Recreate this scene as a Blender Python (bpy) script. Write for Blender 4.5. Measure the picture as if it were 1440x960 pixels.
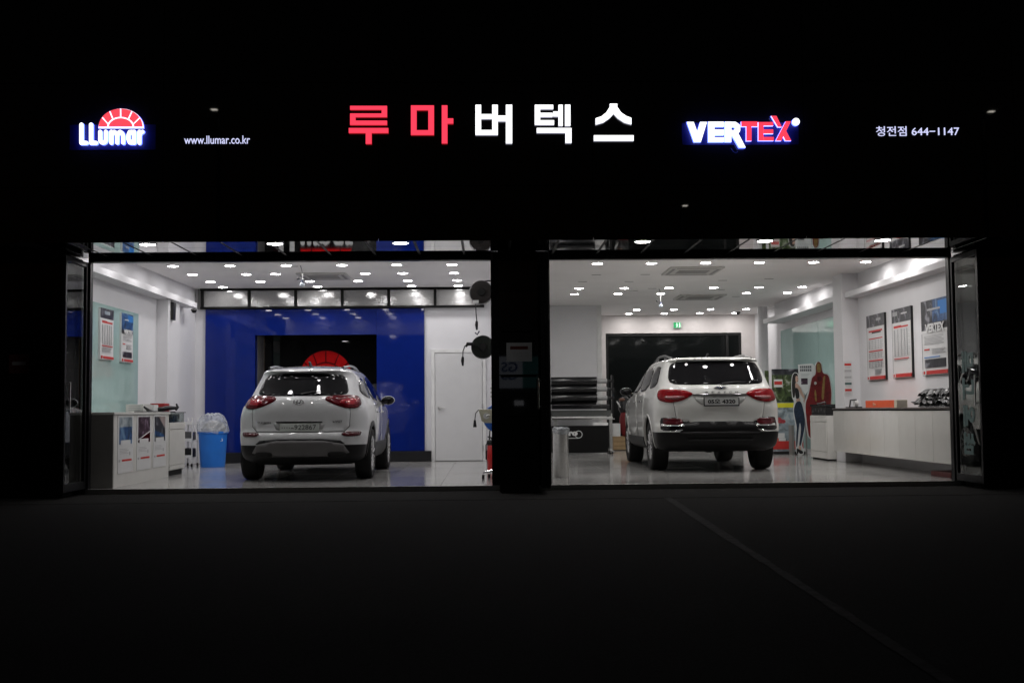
import bpy, bmesh, math, random
import numpy as np
from mathutils import Vector, Matrix, geometry
R = math.radians
random.seed(7)
for o in list(bpy.data.objects):
    bpy.data.objects.remove(o)
SC = bpy.context.scene
COL = SC.collection
# ------------------------------------------------------------------ camera, world, exposure
F_PX, CAM_Z, YAW, PITCH, ROLL = 1650.0, 0.93, R(1.215), R(3.385), R(0.5)
cam_data = bpy.data.cameras.new('camera')
cam_data.sensor_width = 36.0
cam_data.lens = 36.0 * F_PX / 1440.0
cam_data.clip_end = 500.0
cam = bpy.data.objects.new('camera', cam_data)
COL.objects.link(cam)
cam.matrix_world = (Matrix.Translation((0, 0, CAM_Z)) @ Matrix.Rotation(-YAW, 4, 'Z')
                    @ Matrix.Rotation(R(90) + PITCH, 4, 'X') @ Matrix.Rotation(-ROLL, 4, 'Z'))
SC.camera = cam
world = bpy.data.worlds.new('World')
SC.world = world
world.use_nodes = True
wn = world.node_tree
sky = wn.nodes.new('ShaderNodeTexSky')
sky.sky_type = 'NISHITA'
sky.sun_disc = False
sky.sun_elevation = R(-2.0)          # deep dusk: the street is practically dark
sky.sun_rotation = R(20.0)
bg = wn.nodes['Background']
bg.inputs[1].default_value = 0.05
wn.links.new(sky.outputs[0], bg.inputs[0])
SC.view_settings.view_transform = 'Standard'
SC.view_settings.look = 'None'
SC.view_settings.exposure = 0.0
SC.view_settings.gamma = 1.0
SC.render.engine = 'CYCLES'
SC.cycles.use_denoising = True
SC.cycles.max_bounces = 10
SC.cycles.diffuse_bounces = 5
SC.cycles.glossy_bounces = 5
SC.cycles.sample_clamp_indirect = 4.0
LAMP, LAMP_R = 68.0, 110.0                          # radiance of the ceiling downlights

# ------------------------------------------------------------------ materials
MATS = {}
def mat(name, col=(.5, .5, .5), rough=.5, metal=0.0, spec=.5, coat=0.0, emit=None, es=0.0, var=0.06, vscale=6.0,
        bump=0.0, bscale=60.0, trans=0.0, alpha=1.0, ior=1.45, coat_rough=.03):
    if name in MATS:
        return MATS[name]
    m = bpy.data.materials.new(name)
    m.use_nodes = True
    nt = m.node_tree
    b = nt.nodes['Principled BSDF']
    b.inputs['Roughness'].default_value = rough
    b.inputs['Metallic'].default_value = metal
    b.inputs['Specular IOR Level'].default_value = spec
    b.inputs['Coat Weight'].default_value = coat
    b.inputs['Coat Roughness'].default_value = coat_rough
    b.inputs['IOR'].default_value = ior
    b.inputs['Transmission Weight'].default_value = trans
    b.inputs['Alpha'].default_value = alpha
    c4 = (col[0], col[1], col[2], 1)
    b.inputs['Base Color'].default_value = c4
    if var > 0:
        tc = nt.nodes.new('ShaderNodeTexCoord')
        nz = nt.nodes.new('ShaderNodeTexNoise')
        nz.inputs['Scale'].default_value = vscale
        nz.inputs['Detail'].default_value = 4.0
        rp = nt.nodes.new('ShaderNodeValToRGB')
        rp.color_ramp.elements[0].position = .3
        rp.color_ramp.elements[1].position = .7
        rp.color_ramp.elements[0].color = tuple(c * (1 - var) for c in col) + (1,)
        rp.color_ramp.elements[1].color = tuple(min(1, c * (1 + var)) for c in col) + (1,)
        nt.links.new(tc.outputs['Object'], nz.inputs['Vector'])
        nt.links.new(nz.outputs['Fac'], rp.inputs['Fac'])
        nt.links.new(rp.outputs['Color'], b.inputs['Base Color'])
    if bump > 0:
        tc = nt.nodes.new('ShaderNodeTexCoord')
        nz = nt.nodes.new('ShaderNodeTexNoise')
        nz.inputs['Scale'].default_value = bscale
        nz.inputs['Detail'].default_value = 3.0
        bp = nt.nodes.new('ShaderNodeBump')
        bp.inputs['Strength'].default_value = bump
        bp.inputs['Distance'].default_value = 0.01
        nt.links.new(tc.outputs['Object'], nz.inputs['Vector'])
        nt.links.new(nz.outputs['Fac'], bp.inputs['Height'])
        nt.links.new(bp.outputs['Normal'], b.inputs['Normal'])
    if emit is not None:
        b.inputs['Emission Color'].default_value = (emit[0], emit[1], emit[2], 1)
        b.inputs['Emission Strength'].default_value = es
    MATS[name] = m
    return m

WHITE_WALL = mat('white wall paint', (.69, .685, .70), .55, var=.03, vscale=2.0)
CEIL = mat('white ceiling paint', (.82, .80, .79), .7, var=.03, vscale=1.5)
FLOOR_T = mat('polished grey tile', (.335, .33, .32), .13, spec=.6, var=.22, vscale=45.0, bump=.015, bscale=8.0)
GROUT = mat('dark grout', (.16, .155, .15), .8)
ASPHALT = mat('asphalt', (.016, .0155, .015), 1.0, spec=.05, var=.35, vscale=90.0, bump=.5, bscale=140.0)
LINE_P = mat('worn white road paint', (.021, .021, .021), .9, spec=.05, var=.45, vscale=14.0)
BLACK_PANEL = mat('black composite panel', (.007, .007, .0075), .015, spec=.4, var=.1, vscale=1.0)
BLACK_STONE = mat('polished black granite', (.011, .011, .0115), .02, spec=.45, var=.35, vscale=140.0)
BLACK_FRAME = mat('black aluminium frame', (.008, .008, .009), .35, spec=.22)
BLACK_MATTE = mat('matte black', (.012, .012, .012), .7, spec=.3)
MIRROR = mat('mirror soffit', (.70, .70, .70), .03, metal=1.0, var=.02)
SEAM = mat('soffit joint', (.01, .01, .01), .5)
BLUE_GLOSS = mat('glossy blue panel', (.005, .016, .155), .025, spec=.3, var=.04)
GLASS_DARK = mat('dark tinted glass', (.005, .005, .006), .02, spec=.28, var=0)
GLASS = mat('clear glass', (.9, .95, .93), .0, trans=1.0, var=0, ior=1.5)
GREEN_GLASS = mat('pale green back painted glass', (.36, .50, .48), .06, spec=.5, var=.03)
FROST = mat('textured frosted glass', (.20, .20, .195), .07, spec=.8, var=.1, vscale=50, bump=.07, bscale=55, ior=2.1)
STEEL = mat('brushed steel', (.55, .55, .54), .3, metal=1.0, var=.08, vscale=30)
CHROME = mat('chrome', (.75, .75, .76), .08, metal=1.0, var=0)
WHITE_LAM = mat('white laminate', (.66, .65, .62), .25, spec=.5, var=.03)
GREY_LAM = mat('grey brown laminate', (.17, .165, .155), .4, var=.05)
WHITE_PLASTIC = mat('white plastic', (.7, .7, .69), .4)
BLACK_PLASTIC = mat('black plastic', (.013, .013, .014), .35, spec=.4)
BLACK_GLOSS = mat('glossy black film', (.008, .008, .009), .14, spec=.5, var=0)
GREY_PLASTIC = mat('grey plastic', (.10, .10, .10), .45)
RUBBER = mat('tyre rubber', (.014, .014, .014), .75, spec=.3, bump=.2, bscale=40)
CAR_WHITE = mat('white car paint', (.56, .565, .57), .35, spec=.5, coat=1.0, var=.01)
CAR_PEARL = mat('pearl white car paint', (.62, .625, .60), .35, spec=.5, coat=1.0, var=.01)
RED_LENS = mat('dark red lamp lens', (.085, .004, .007), .14, spec=.22, var=.2, vscale=30)
RED_LENS2 = mat('bright red lamp lens', (.19, .005, .008), .12, spec=.28, var=.2, vscale=30)
PINK_LENS = mat('pale inner lens', (.22, .08, .08), .15, var=.3, vscale=50)
RED_DARK = mat('reflector red', (.06, .004, .007), .12)
CLAD = mat('dark cladding', (.007, .007, .0075), .45, spec=.22)
SKID = mat('grey skid plate', (.12, .115, .115), .4, spec=.4)
ALLOY = mat('alloy rim', (.5, .5, .5), .25, metal=1.0)
PLATE_W = mat('number plate', (.50, .51, .50), .4)
PLATE_G = mat('temporary plate', (.50, .53, .50), .5)
INK = mat('black ink', (.015, .015, .016), .5)
INK_G = mat('grey ink', (.40, .40, .41), .6)
INK_R = mat('red ink', (.50, .03, .025), .5)
INK_B = mat('blue ink', (.02, .19, .55), .4)
PAPER = mat('white paper', (.62, .62, .62), .5, var=.02)
def photo_mat(name, c0, c1, c2, sc, rough=.3):
    m = mat(name, c0, rough, var=.1, vscale=sc)
    rp = [n for n in m.node_tree.nodes if n.type == 'VALTORGB'][0]
    nz = [n for n in m.node_tree.nodes if n.type == 'TEX_NOISE'][0]
    nz.inputs['Distortion'].default_value = 1.2
    el = rp.color_ramp.elements
    el[0].position, el[1].position = .36, .54
    el[0].color, el[1].color = c0 + (1,), c1 + (1,)
    e = el.new(.66); e.color = c2 + (1,)
    return m
PHOTO_D = photo_mat('dark car photo print', (.012, .012, .016), (.04, .04, .048), (.26, .26, .29), 4.5)
PHOTO_B = photo_mat('blue car photo print', (.008, .02, .05), (.03, .10, .26), (.16, .27, .42), 5)
PHOTO_R = photo_mat('red dusk photo print', (.02, .012, .016), (.06, .03, .05), (.30, .22, .30), 8)
PHOTO_G = photo_mat('green roadside photo print', (.015, .02, .01), (.07, .10, .035), (.34, .36, .30), 6)
PHOTO_S = photo_mat('pale sky photo print', (.14, .17, .18), (.28, .33, .37), (.46, .50, .52), 5)
BIN_BLUE = mat('blue plastic bin', (.020, .17, .62), .4, spec=.4)
BAG = mat('clear plastic bag', (.62, .66, .70), .25, spec=.6, alpha=.40, var=.3, vscale=14, bump=.6, bscale=22)
ORANGE = mat('orange carton', (.72, .10, .03), .5)
CREAM = mat('cream plastic', (.52, .50, .38), .45)
WOOD = mat('pale wood', (.36, .24, .12), .5, var=.15, vscale=5)
RED_PAINT = mat('red paint', (.42, .02, .02), .3, coat=.5)
RED_ACRYL = mat('red acrylic', (.70, .004, .006), .6, spec=.15)
SKIN = mat('printed skin tone', (.58, .38, .30), .5)
HAIR = mat('printed black hair', (.02, .017, .016), .5)
DENIM = mat('printed dark denim', (.016, .028, .055), .5, var=.35, vscale=20)
YELLOW = mat('yellow print', (.66, .60, .03), .5)
TEAL = mat('teal vinyl', (.07, .125, .12), .5)

def glow(name, col, s, base=(.6, .6, .6)):
    return mat(name, base, .5, emit=col, es=s, var=0)
LAMP_M = glow('downlight lens', (1.0, .975, .975), LAMP)
LAMP_M2 = glow('downlight lens neutral', (1.0, .97, .95), LAMP_R)
LAMP_S = glow('soffit downlight lens', (1.0, .97, .95), 66.0)
LET_RED = glow('red lit letter', (1.0, .052, .10), 1.15, base=(.1, .01, .01))
LET_WHITE = glow('white lit letter', (1.0, 1.0, 1.0), 1.6)
LET_SOFT = glow('soft white lit letter', (.66, .68, 1.0), 1.05)
LET_SIDE = glow('blue letter side', (.07, .11, 1.0), 6.0)
LET_EDGE = glow('dim white letter edge', (.8, .8, 1.0), .35)
LET_REDGE = glow('dim red letter edge', (1.0, .03, .05), .35, base=(.1, .01, .01))
LET_BACK = glow('blue halo light', (.03, .07, 1.0), 7.0)
SIDE_WHITE = glow('pinkish white letter side', (1.0, .78, 1.0), 1.3)
RED_BRIGHT = glow('red lit sun segment', (1.0, .075, .11), 1.0)
GREEN_LIT = glow('green exit sign face', (.03, .55, .17), .45, base=(.02, .2, .08))
EXIT_FIG = glow('pale exit figure', (.55, 1.0, .70), .9)

# ------------------------------------------------------------------ object helpers
ORG = {}
def org(o):
    return ORG.get(o.name, Vector((0, 0, 0))) if o is not None else Vector((0, 0, 0))

def tag(o, label=None, cat=None, group=None, kind=None):
    if label: o['label'] = label
    if cat: o['category'] = cat
    if group: o['group'] = group
    if kind: o['kind'] = kind
    return o

def thing(name, label, cat, loc=(0, 0, 0), group=None):
    o = bpy.data.objects.new(name, None)
    COL.objects.link(o)
    o.empty_display_size = .2
    o.location = loc
    ORG[o.name] = Vector(loc)
    return tag(o, label, cat, group)

def sub(name, parent):
    """an Empty part that carries sub-parts"""
    o = bpy.data.objects.new(name, None)
    COL.objects.link(o)
    o.parent = parent
    ORG[o.name] = org(parent)
    return o

class MB:
    def __init__(s):
        s.v, s.f, s.m = [], [], []
    def add(s, vs, fs, m=0):
        n = len(s.v)
        s.v += [tuple(map(float, v)) for v in vs]
        s.f += [tuple(n + i for i in f) for f in fs]
        s.m += [m] * len(fs)
        return s
    def box(s, x0, x1, y0, y1, z0, z1, m=0):
        return s.add([(x0, y0, z0), (x1, y0, z0), (x1, y1, z0), (x0, y1, z0), (x0, y0, z1), (x1, y0, z1), (x1, y1, z1), (x0, y1, z1)],
                     [(0, 3, 2, 1), (4, 5, 6, 7), (0, 1, 5, 4), (1, 2, 6, 5), (2, 3, 7, 6), (3, 0, 4, 7)], m)
    def prism(s, poly, a0, a1, axis='y', m=0, mside=None):
        """poly in (x,z) for axis y, (y,z) for axis x, (x,y) for axis z"""
        area = sum(poly[i][0] * poly[(i + 1) % len(poly)][1] - poly[(i + 1) % len(poly)][0] * poly[i][1] for i in range(len(poly)))
        if (area < 0): poly = poly[::-1]
        n = len(poly)
        def P(p, a):
            return (p[0], a, p[1]) if axis == 'y' else ((a, p[0], p[1]) if axis == 'x' else (p[0], p[1], a))
        vs = [P(p, a0) for p in poly] + [P(p, a1) for p in poly]
        rev = axis in ('x', 'z')
        f0, f1 = tuple(range(n)), tuple(range(2 * n - 1, n - 1, -1))
        if rev: f0, f1 = f0[::-1], f1[::-1]
        s.add(vs, [f0, f1], m)
        k = len(s.v) - 2 * n
        for i in range(n):
            j = (i + 1) % n
            q = (k + i, k + n + i, k + n + j, k + j)
            s.f.append(q[::-1] if rev else q)
            s.m.append(m if mside is None else mside)
        return s
    def tube(s, pts, r, n=8, m=0, cap=True):
        pts = [Vector(p) for p in pts]
        rs = r if isinstance(r, (list, tuple)) else [r] * len(pts)
        vs, up = [], None
        for i, p in enumerate(pts):
            d = (pts[min(i + 1, len(pts) - 1)] - pts[max(i - 1, 0)]).normalized()
            if up is None:
                up = Vector((0, 0, 1)) if abs(d.z) < .9 else Vector((1, 0, 0))
            a = d.cross(up)
            if a.length < 1e-5: a = d.cross(Vector((0, 1, 0)))
            a.normalize()
            b = a.cross(d).normalized()
            up = b
            for k in range(n):
                t = 2 * math.pi * k / n
                vs.append(p + a * (rs[i] * math.cos(t)) + b * (rs[i] * math.sin(t)))
        fs = []
        for i in range(len(pts) - 1):
            for k in range(n):
                k2 = (k + 1) % n
                fs.append((i * n + k, i * n + k2, (i + 1) * n + k2, (i + 1) * n + k))
        if cap:
            fs.append(tuple(range(n - 1, -1, -1)))
            fs.append(tuple((len(pts) - 1) * n + k for k in range(n)))
        return s.add(vs, fs, m)
    def lathe(s, prof, c, axis='z', n=24, m=0):
        """prof: list of (radius, along)"""
        vs, fs = [], []
        for (r, h) in prof:
            for k in range(n):
                t = 2 * math.pi * k / n
                u, v = r * math.cos(t), r * math.sin(t)
                p = (u, v, h) if axis == 'z' else ((h, u, v) if axis == 'x' else (v, h, u))
                vs.append((c[0] + p[0], c[1] + p[1], c[2] + p[2]))
        for i in range(len(prof) - 1):
            for k in range(n):
                k2 = (k + 1) % n
                fs.append((i * n + k, i * n + k2, (i + 1) * n + k2, (i + 1) * n + k))
        fs.append(tuple(range(n - 1, -1, -1)))
        fs.append(tuple((len(prof) - 1) * n + k for k in range(n)))
        return s.add(vs, fs, m)
    def cyl(s, c, r, h, axis='z', n=20, m=0):
        return s.lathe([(r, 0), (r, h)], c, axis, n, m)
    def ball(s, c, r, n=14, m=0, sc=(1, 1, 1)):
        vs, fs = [], []
        for i in range(1, n):
            a = math.pi * i / n
            for k in range(n):
                t = 2 * math.pi * k / n
                vs.append((c[0] + r * sc[0] * math.sin(a) * math.cos(t), c[1] + r * sc[1] * math.sin(a) * math.sin(t), c[2] + r * sc[2] * math.cos(a)))
        for i in range(n - 2):
            for k in range(n):
                k2 = (k + 1) % n
                fs.append((i * n + k, (i + 1) * n + k, (i + 1) * n + k2, i * n + k2))
        fs.append(tuple(range(n)))
        fs.append(tuple((n - 2) * n + k for k in range(n - 1, -1, -1)))
        return s.add(vs, fs, m)
    def jitter(s, a):
        s.v = [(x + random.uniform(-a, a), y + random.uniform(-a, a), z + random.uniform(-a, a)) for x, y, z in s.v]
        return s
    def build(s, name, mats, parent=None, smooth=False, bevel=0.0, base=False, fixn=False):
        mats = mats if isinstance(mats, (list, tuple)) else [mats]
        vs = s.v
        o0 = org(parent)
        if parent is None and base and vs:
            xs = np.array(vs)
            o0 = Vector(((xs[:, 0].min() + xs[:, 0].max()) / 2, (xs[:, 1].min() + xs[:, 1].max()) / 2, xs[:, 2].min()))
        me = bpy.data.meshes.new(name)
        me.from_pydata([(x - o0.x, y - o0.y, z - o0.z) for x, y, z in vs], [], s.f)
        for mm in mats: me.materials.append(mm)
        me.polygons.foreach_set('material_index', s.m)
        if fixn:
            bm = bmesh.new(); bm.from_mesh(me); bmesh.ops.recalc_face_normals(bm, faces=bm.faces); bm.to_mesh(me); bm.free()
        if smooth:
            me.polygons.foreach_set('use_smooth', [True] * len(me.polygons))
            try:
                me.set_sharp_from_angle(angle=R(38))
            except Exception:
                pass
        me.update()
        o = bpy.data.objects.new(name, me)
        COL.objects.link(o)
        if parent is not None:
            o.parent = parent
        elif base:
            o.location = o0
        ORG[o.name] = o0
        if bevel > 0:
            b = o.modifiers.new('bevel', 'BEVEL')
            b.width = bevel; b.segments = 2; b.limit_method = 'ANGLE'; b.angle_limit = R(50)
        return o

def box(name, m, parent, x0, x1, y0, y1, z0, z1, bevel=0.0, base=False):
    return MB().box(x0, x1, y0, y1, z0, z1).build(name, m, parent, bevel=bevel, base=base)

def text_mesh(body, size, depth=.002, bold=0.0):
    cu = bpy.data.curves.new('text', 'FONT')
    cu.body = body; cu.size = size; cu.extrude = depth / 2; cu.offset = bold
    cu.align_x = 'CENTER'; cu.align_y = 'CENTER'
    cu.resolution_u = 3
    o = bpy.data.objects.new('text', cu)
    COL.objects.link(o)
    dg = bpy.context.evaluated_depsgraph_get()
    me = bpy.data.meshes.new_from_object(o.evaluated_get(dg))
    bpy.data.objects.remove(o)
    return me

def text(name, body, size, m, parent, origin, right=(1, 0, 0), up=(0, 0, 1), depth=.002, bold=0.0, width=None, height=None, mside=None):
    """lettering standing in the plane (right, up), its centre at origin; scaled to width/height when given"""
    me = text_mesh(body, size, depth, bold)
    me.name = name
    r, u = Vector(right).normalized(), Vector(up).normalized()
    n = r.cross(u)
    co = np.array([v.co[:] for v in me.vertices])
    if len(co):
        lo, hi = co.min(0), co.max(0)
        c = (lo + hi) / 2
        sx = width / (hi[0] - lo[0]) if width else 1.0
        sy = height / (hi[1] - lo[1]) if height else (sx if width else 1.0)
        o0 = Vector(origin) - org(parent)
        for v in me.vertices:
            v.co = o0 + r * ((v.co.x - c[0]) * sx) + u * ((v.co.y - c[1]) * sy) + n * v.co.z
    me.materials.clear()
    me.materials.append(m)
    if mside: 
        me.materials.append(mside)
        me.update()
        for p in me.polygons:
            p.material_index = 0 if abs(p.normal.dot(n)) > .7 else 1
    else:
        me.polygons.foreach_set('material_index', [0] * len(me.polygons))
    o = bpy.data.objects.new(name, me)
    COL.objects.link(o)
    o.parent = parent
    ORG[o.name] = org(parent)
    return o

ORD = ['first', 'second', 'third', 'fourth', 'fifth', 'sixth', 'seventh', 'eighth']
# ================================================================== the ground, the building
def world_coords(m):
    nt = m.node_tree
    g = nt.nodes.new('ShaderNodeNewGeometry')
    for n in list(nt.nodes):
        if n.type == 'TEX_NOISE':
            for l in list(n.inputs['Vector'].links): nt.links.remove(l)
            nt.links.new(g.outputs['Position'], n.inputs['Vector'])
for m_ in (FLOOR_T, ASPHALT, LINE_P): world_coords(m_)
def worn_gloss(m, lo, hi, sc):
    nt = m.node_tree
    g = nt.nodes.new('ShaderNodeNewGeometry'); n = nt.nodes.new('ShaderNodeTexNoise'); q = nt.nodes.new('ShaderNodeMapRange')
    n.inputs['Scale'].default_value = sc; n.inputs['Detail'].default_value = 5
    q.inputs['From Min'].default_value = .35; q.inputs['From Max'].default_value = .68
    q.inputs['To Min'].default_value = lo; q.inputs['To Max'].default_value = hi
    nt.links.new(g.outputs['Position'], n.inputs['Vector']); nt.links.new(n.outputs['Fac'], q.inputs['Value'])
    nt.links.new(q.outputs['Result'], nt.nodes['Principled BSDF'].inputs['Roughness'])
worn_gloss(FLOOR_T, .10, .17, .7)
worn_gloss(BLUE_GLOSS, .02, .07, 1.2)

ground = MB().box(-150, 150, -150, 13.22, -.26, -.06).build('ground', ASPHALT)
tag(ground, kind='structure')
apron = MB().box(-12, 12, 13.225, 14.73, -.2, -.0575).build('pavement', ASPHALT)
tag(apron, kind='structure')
# worn parking line from the shop front; light fall-off outward put into its width
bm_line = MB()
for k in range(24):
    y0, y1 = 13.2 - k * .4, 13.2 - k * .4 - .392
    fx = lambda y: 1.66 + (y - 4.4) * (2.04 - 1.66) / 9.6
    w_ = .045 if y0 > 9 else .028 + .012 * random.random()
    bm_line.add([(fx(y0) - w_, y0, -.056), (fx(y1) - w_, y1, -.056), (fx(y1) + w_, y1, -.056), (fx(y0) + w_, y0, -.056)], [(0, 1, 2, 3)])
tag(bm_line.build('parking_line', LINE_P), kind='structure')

floor = MB().box(-5.5, 7.0, 14.80, 29.2, -.2, -.006).build('floor', GROUT)
tag(floor, kind='structure')
tile_mesh = None
for i in range(16):
    for j in range(18):
        x = -5.4 + .8 * i; y = 14.80 + .8 * j
        if x < .15 and j > 9: continue
        if tile_mesh is None:
            t0 = MB().box(-.3975, .3975, -.3975, .3975, -.010, 0).build('tile', FLOOR_T, floor)
            tile_mesh = t0.data
            t = t0
        else:
            t = bpy.data.objects.new('tile', tile_mesh); COL.objects.link(t); t.parent = floor
        t.location = (x + .4, y + .4, random.uniform(-.0006, .0006))
threshold = MB().box(-5.0, 5.95, 14.735, 14.797, -.055, .004).build('door_threshold', STEEL)
tag(threshold, kind='structure')

B = thing('shop_building', 'black fronted car film shop with two open brightly lit bays under lit signs', 'building', (0, 14, 0))
# ---- fascia with recessed joints
fas = box('fascia', BLACK_MATTE, B, -11, 11, 13.31, 14.9, 2.91, 7.6)
for j, (z0, z1) in enumerate(((2.87, 3.49), (3.50, 4.69), (4.70, 5.89), (5.90, 7.6))):
    for i in range(9):
        x0 = -11 + i * 2.444
        box('panel', BLACK_PANEL, fas, x0 + .004, x0 + 2.440, 13.272, 13.305, z0, z1)
# ---- mirror soffit, panel by panel
sof = box('soffit', SEAM, B, -5.2, 6.1, 13.31, 14.80, 2.908, 2.909)
x = -4.18 - .557 * 2
while x < 6.0:
    for (y0, y1) in ((13.31, 13.955), (13.963, 14.79)):
        box('panel', MIRROR, sof, max(x + .016, -5.19), min(x + .541, 6.09), y0, y1, 2.900, 2.907)
    x += .557
# ---- piers and central pillar of polished slabs
for (x0, x1) in ((-11, -5.08), (5.98, 11)):
    pier = box('pier', BLACK_MATTE, B, x0 + .03, x1 - .03, 14.23, 14.9, -.2, 2.88)
    zs = [-.05, .872, 1.85, 2.87]
    n = 3
    for a in range(3):
        for b in range(n):
            w = (x1 - x0) / n
            box('stone_slab', BLACK_STONE, pier, x0 + b * w + .003, x0 + (b + 1) * w - .003, 14.20, 14.229, zs[a] + .003, zs[a + 1] - .003)
    inner = x1 if x1 < 0 else x0
    s_ = 1 if x1 < 0 else -1
    box('stone_slab', BLACK_STONE, pier, min(inner - .028 * s_, inner - .002 * s_), max(inner - .028 * s_, inner - .002 * s_), 14.23, 14.76, -.05, 2.87)
pil = box('pillar', BLACK_MATTE, B, .16, .60, 14.24, 14.76, -.2, 2.88)
zs = [-.05, .39, .865, 1.365, 1.89, 2.38, 2.87]
for a in range(6):
    s = MB().box(.142, .618, -.02, 0, zs[a] + .005, zs[a + 1] - .005 - (.022 if a == 2 else 0))
    th = {2: R(-.30)}.get(a, R(random.uniform(-.03, .03)))
    zc = (zs[a] + zs[a + 1]) / 2
    s.v = [(x, 14.232 + (y - (z - zc) * math.tan(th)), z) for x, y, z in s.v]
    s.build('stone_slab', BLACK_STONE, pil)
    for (xa, xb) in ((.143, .158), (.602, .617)):
        box('stone_slab', BLACK_STONE, pil, xa, xb, 14.245, 14.70, zs[a] + .005, zs[a + 1] - .005)
# ---- door heads, jambs
for (x0, x1) in ((-5.0, .06), (.79, 5.93)):
    box('door_head', BLACK_FRAME, B, x0, x1, 14.765, 14.86, 2.84, 2.898)
    box('lintel', WHITE_WALL, B, x0 - .02, x1 + .02, 14.862, 14.95, 2.845, 3.28)
for (x0, x1) in ((-5.06, -4.975), (.05, .165), (.60, .795), (5.89, 5.97)):
    box('door_jamb', BLACK_FRAME, B, x0, x1, 14.77, 14.87, -.01, 2.838)
box('lintel', BLACK_MATTE, B, .062, .788, 14.872, 14.95, 2.84, 3.28)
# ---- folded glass leaves standing out from the openings
def leaf(x, y0, y1, side):
    L = sub('folding_door', B)
    a, b = x - .022, x + .022
    m = MB()
    m.box(a, b, y0, y0 + .055, .012, 2.83)
    m.box(a, b, y1 - .055, y1, .012, 2.83)
    m.box(a, b, y0 + .055, y1 - .055, 2.765, 2.83)
    m.box(a, b, y0 + .055, y1 - .055, .012, .11)
    m.build('frame', BLACK_FRAME, L, bevel=.004)
    box('pane', GLASS, L, x - .004, x + .004, y0 + .05, y1 - .05, .105, 2.77)
    h = MB()
    hx = x - side * .055
    h.tube([(hx, y0 + .09, .95), (hx, y0 + .09, 1.32)], .011, 8)
    h.tube([(hx, y0 + .09, .98), (x - side * .004, y0 + .09, .98)], .007, 6)
    h.tube([(hx, y0 + .09, 1.29), (x - side * .004, y0 + .09, 1.29)], .007, 6)
    h.build('handle', STEEL, L, smooth=True)
    return L
leaf(-5.02, 13.98, 14.755, -1)
L2 = leaf(5.925, 13.93, 14.755, 1)
leaf(.72, 13.98, 14.755, 1)
leaf(.665, 13.98, 14.755, 1)
for k, ch in enumerate('매너예썸'):
    text('lettering', ch, .32, TEAL, L2, (5.918, 14.34, 1.49 - .335 * k), right=(0, 1, 0), depth=.002, bold=.012, width=.34, height=.27)

# ---- interior shell
ZC = 3.27
ceil = box('ceiling', CEIL, B, -5.8, 7.1, 14.95, 29.3, ZC, ZC + .2)
box('wall', WHITE_WALL, B, -5.75, -5.49, 14.87, 22.4, -.1, ZC)                     # left
box('wall', WHITE_WALL, B, -5.49, -5.29, 22.16, 22.45, -.1, ZC)                    # back, beside the blue portal
box('wall', WHITE_WALL, B, -1.185, .2, 22.16, 22.45, -.1, ZC)
box('wall', WHITE_WALL, B, .2, .5, 14.96, 26.1, -.1, ZC)                           # partition between the bays
wp = box('wall', WHITE_WALL, B, .2, 2.55, 26.1, 29.0, -.1, ZC)
box('corner_trim', WHITE_PLASTIC, wp, 2.45, 2.556, 26.085, 26.2, 0, ZC - .002)
mw = MB()
mw.box(2.55, 2.93, 28.9, 29.1, -.1, ZC); mw.box(2.93, 6.30, 28.9, 29.1, 2.82, ZC); mw.box(6.30, 7.0, 28.9, 29.1, -.1, ZC)
mw.build('wall', mat('warm white wall', (.60, .565, .555), .6, var=.04), B)
box('wall', WHITE_WALL, B, 6.45, 6.95, 14.87, 20.7, -.1, ZC)                       # right
box('wall', WHITE_WALL, B, 6.64, 6.95, 20.7, 29.0, -.1, ZC)
cr = MB().lathe([(.115, 0), (.115, ZC)], (6.34, 26.8, 0), n=32)
cr.build('column', WHITE_WALL, B, smooth=True)
box('column', WHITE_WALL, B, 6.16, 6.66, 20.18, 20.7, 0, ZC - .001, bevel=.004)
box('column', WHITE_WALL, B, -5.50, -5.30, 19.56, 20.3, 0, 2.834, bevel=.004)
# cove shelves along the side walls
for (x0, x1, y0, y1) in ((-5.495, -5.24, 14.96, 21.25), (6.21, 6.455, 14.96, 20.178), (6.21, 6.645, 20.702, 26.2)):
    m = MB()
    m.box(x0, x1, y0, y1, 2.835, 2.865)
    lip = (x1 - .04, x1) if x0 < 0 else (x0, x0 + .04)
    m.box(lip[0] + (.001 if x0 < 0 else -.001), lip[1] + (.001 if x0 < 0 else -.001), y0, y1, 2.833, 2.93)
    m.build('cove_shelf', WHITE_WALL, B, bevel=.004)
box('bulkhead', WHITE_WALL, B, 6.47, 6.66, 20.702, 26.2, 2.866, ZC - .001)
# green back painted glass on the walls
g1 = box('glass_panel', GREEN_GLASS, B, -5.489, -5.474, 14.98, 18.5, .9, 2.50)
for (y0, y1) in ((20.72, 23.3), (23.31, 26.3)):
    box('glass_panel', GREEN_GLASS, B, 6.624, 6.639, y0, y1, .1, 2.68)
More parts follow.
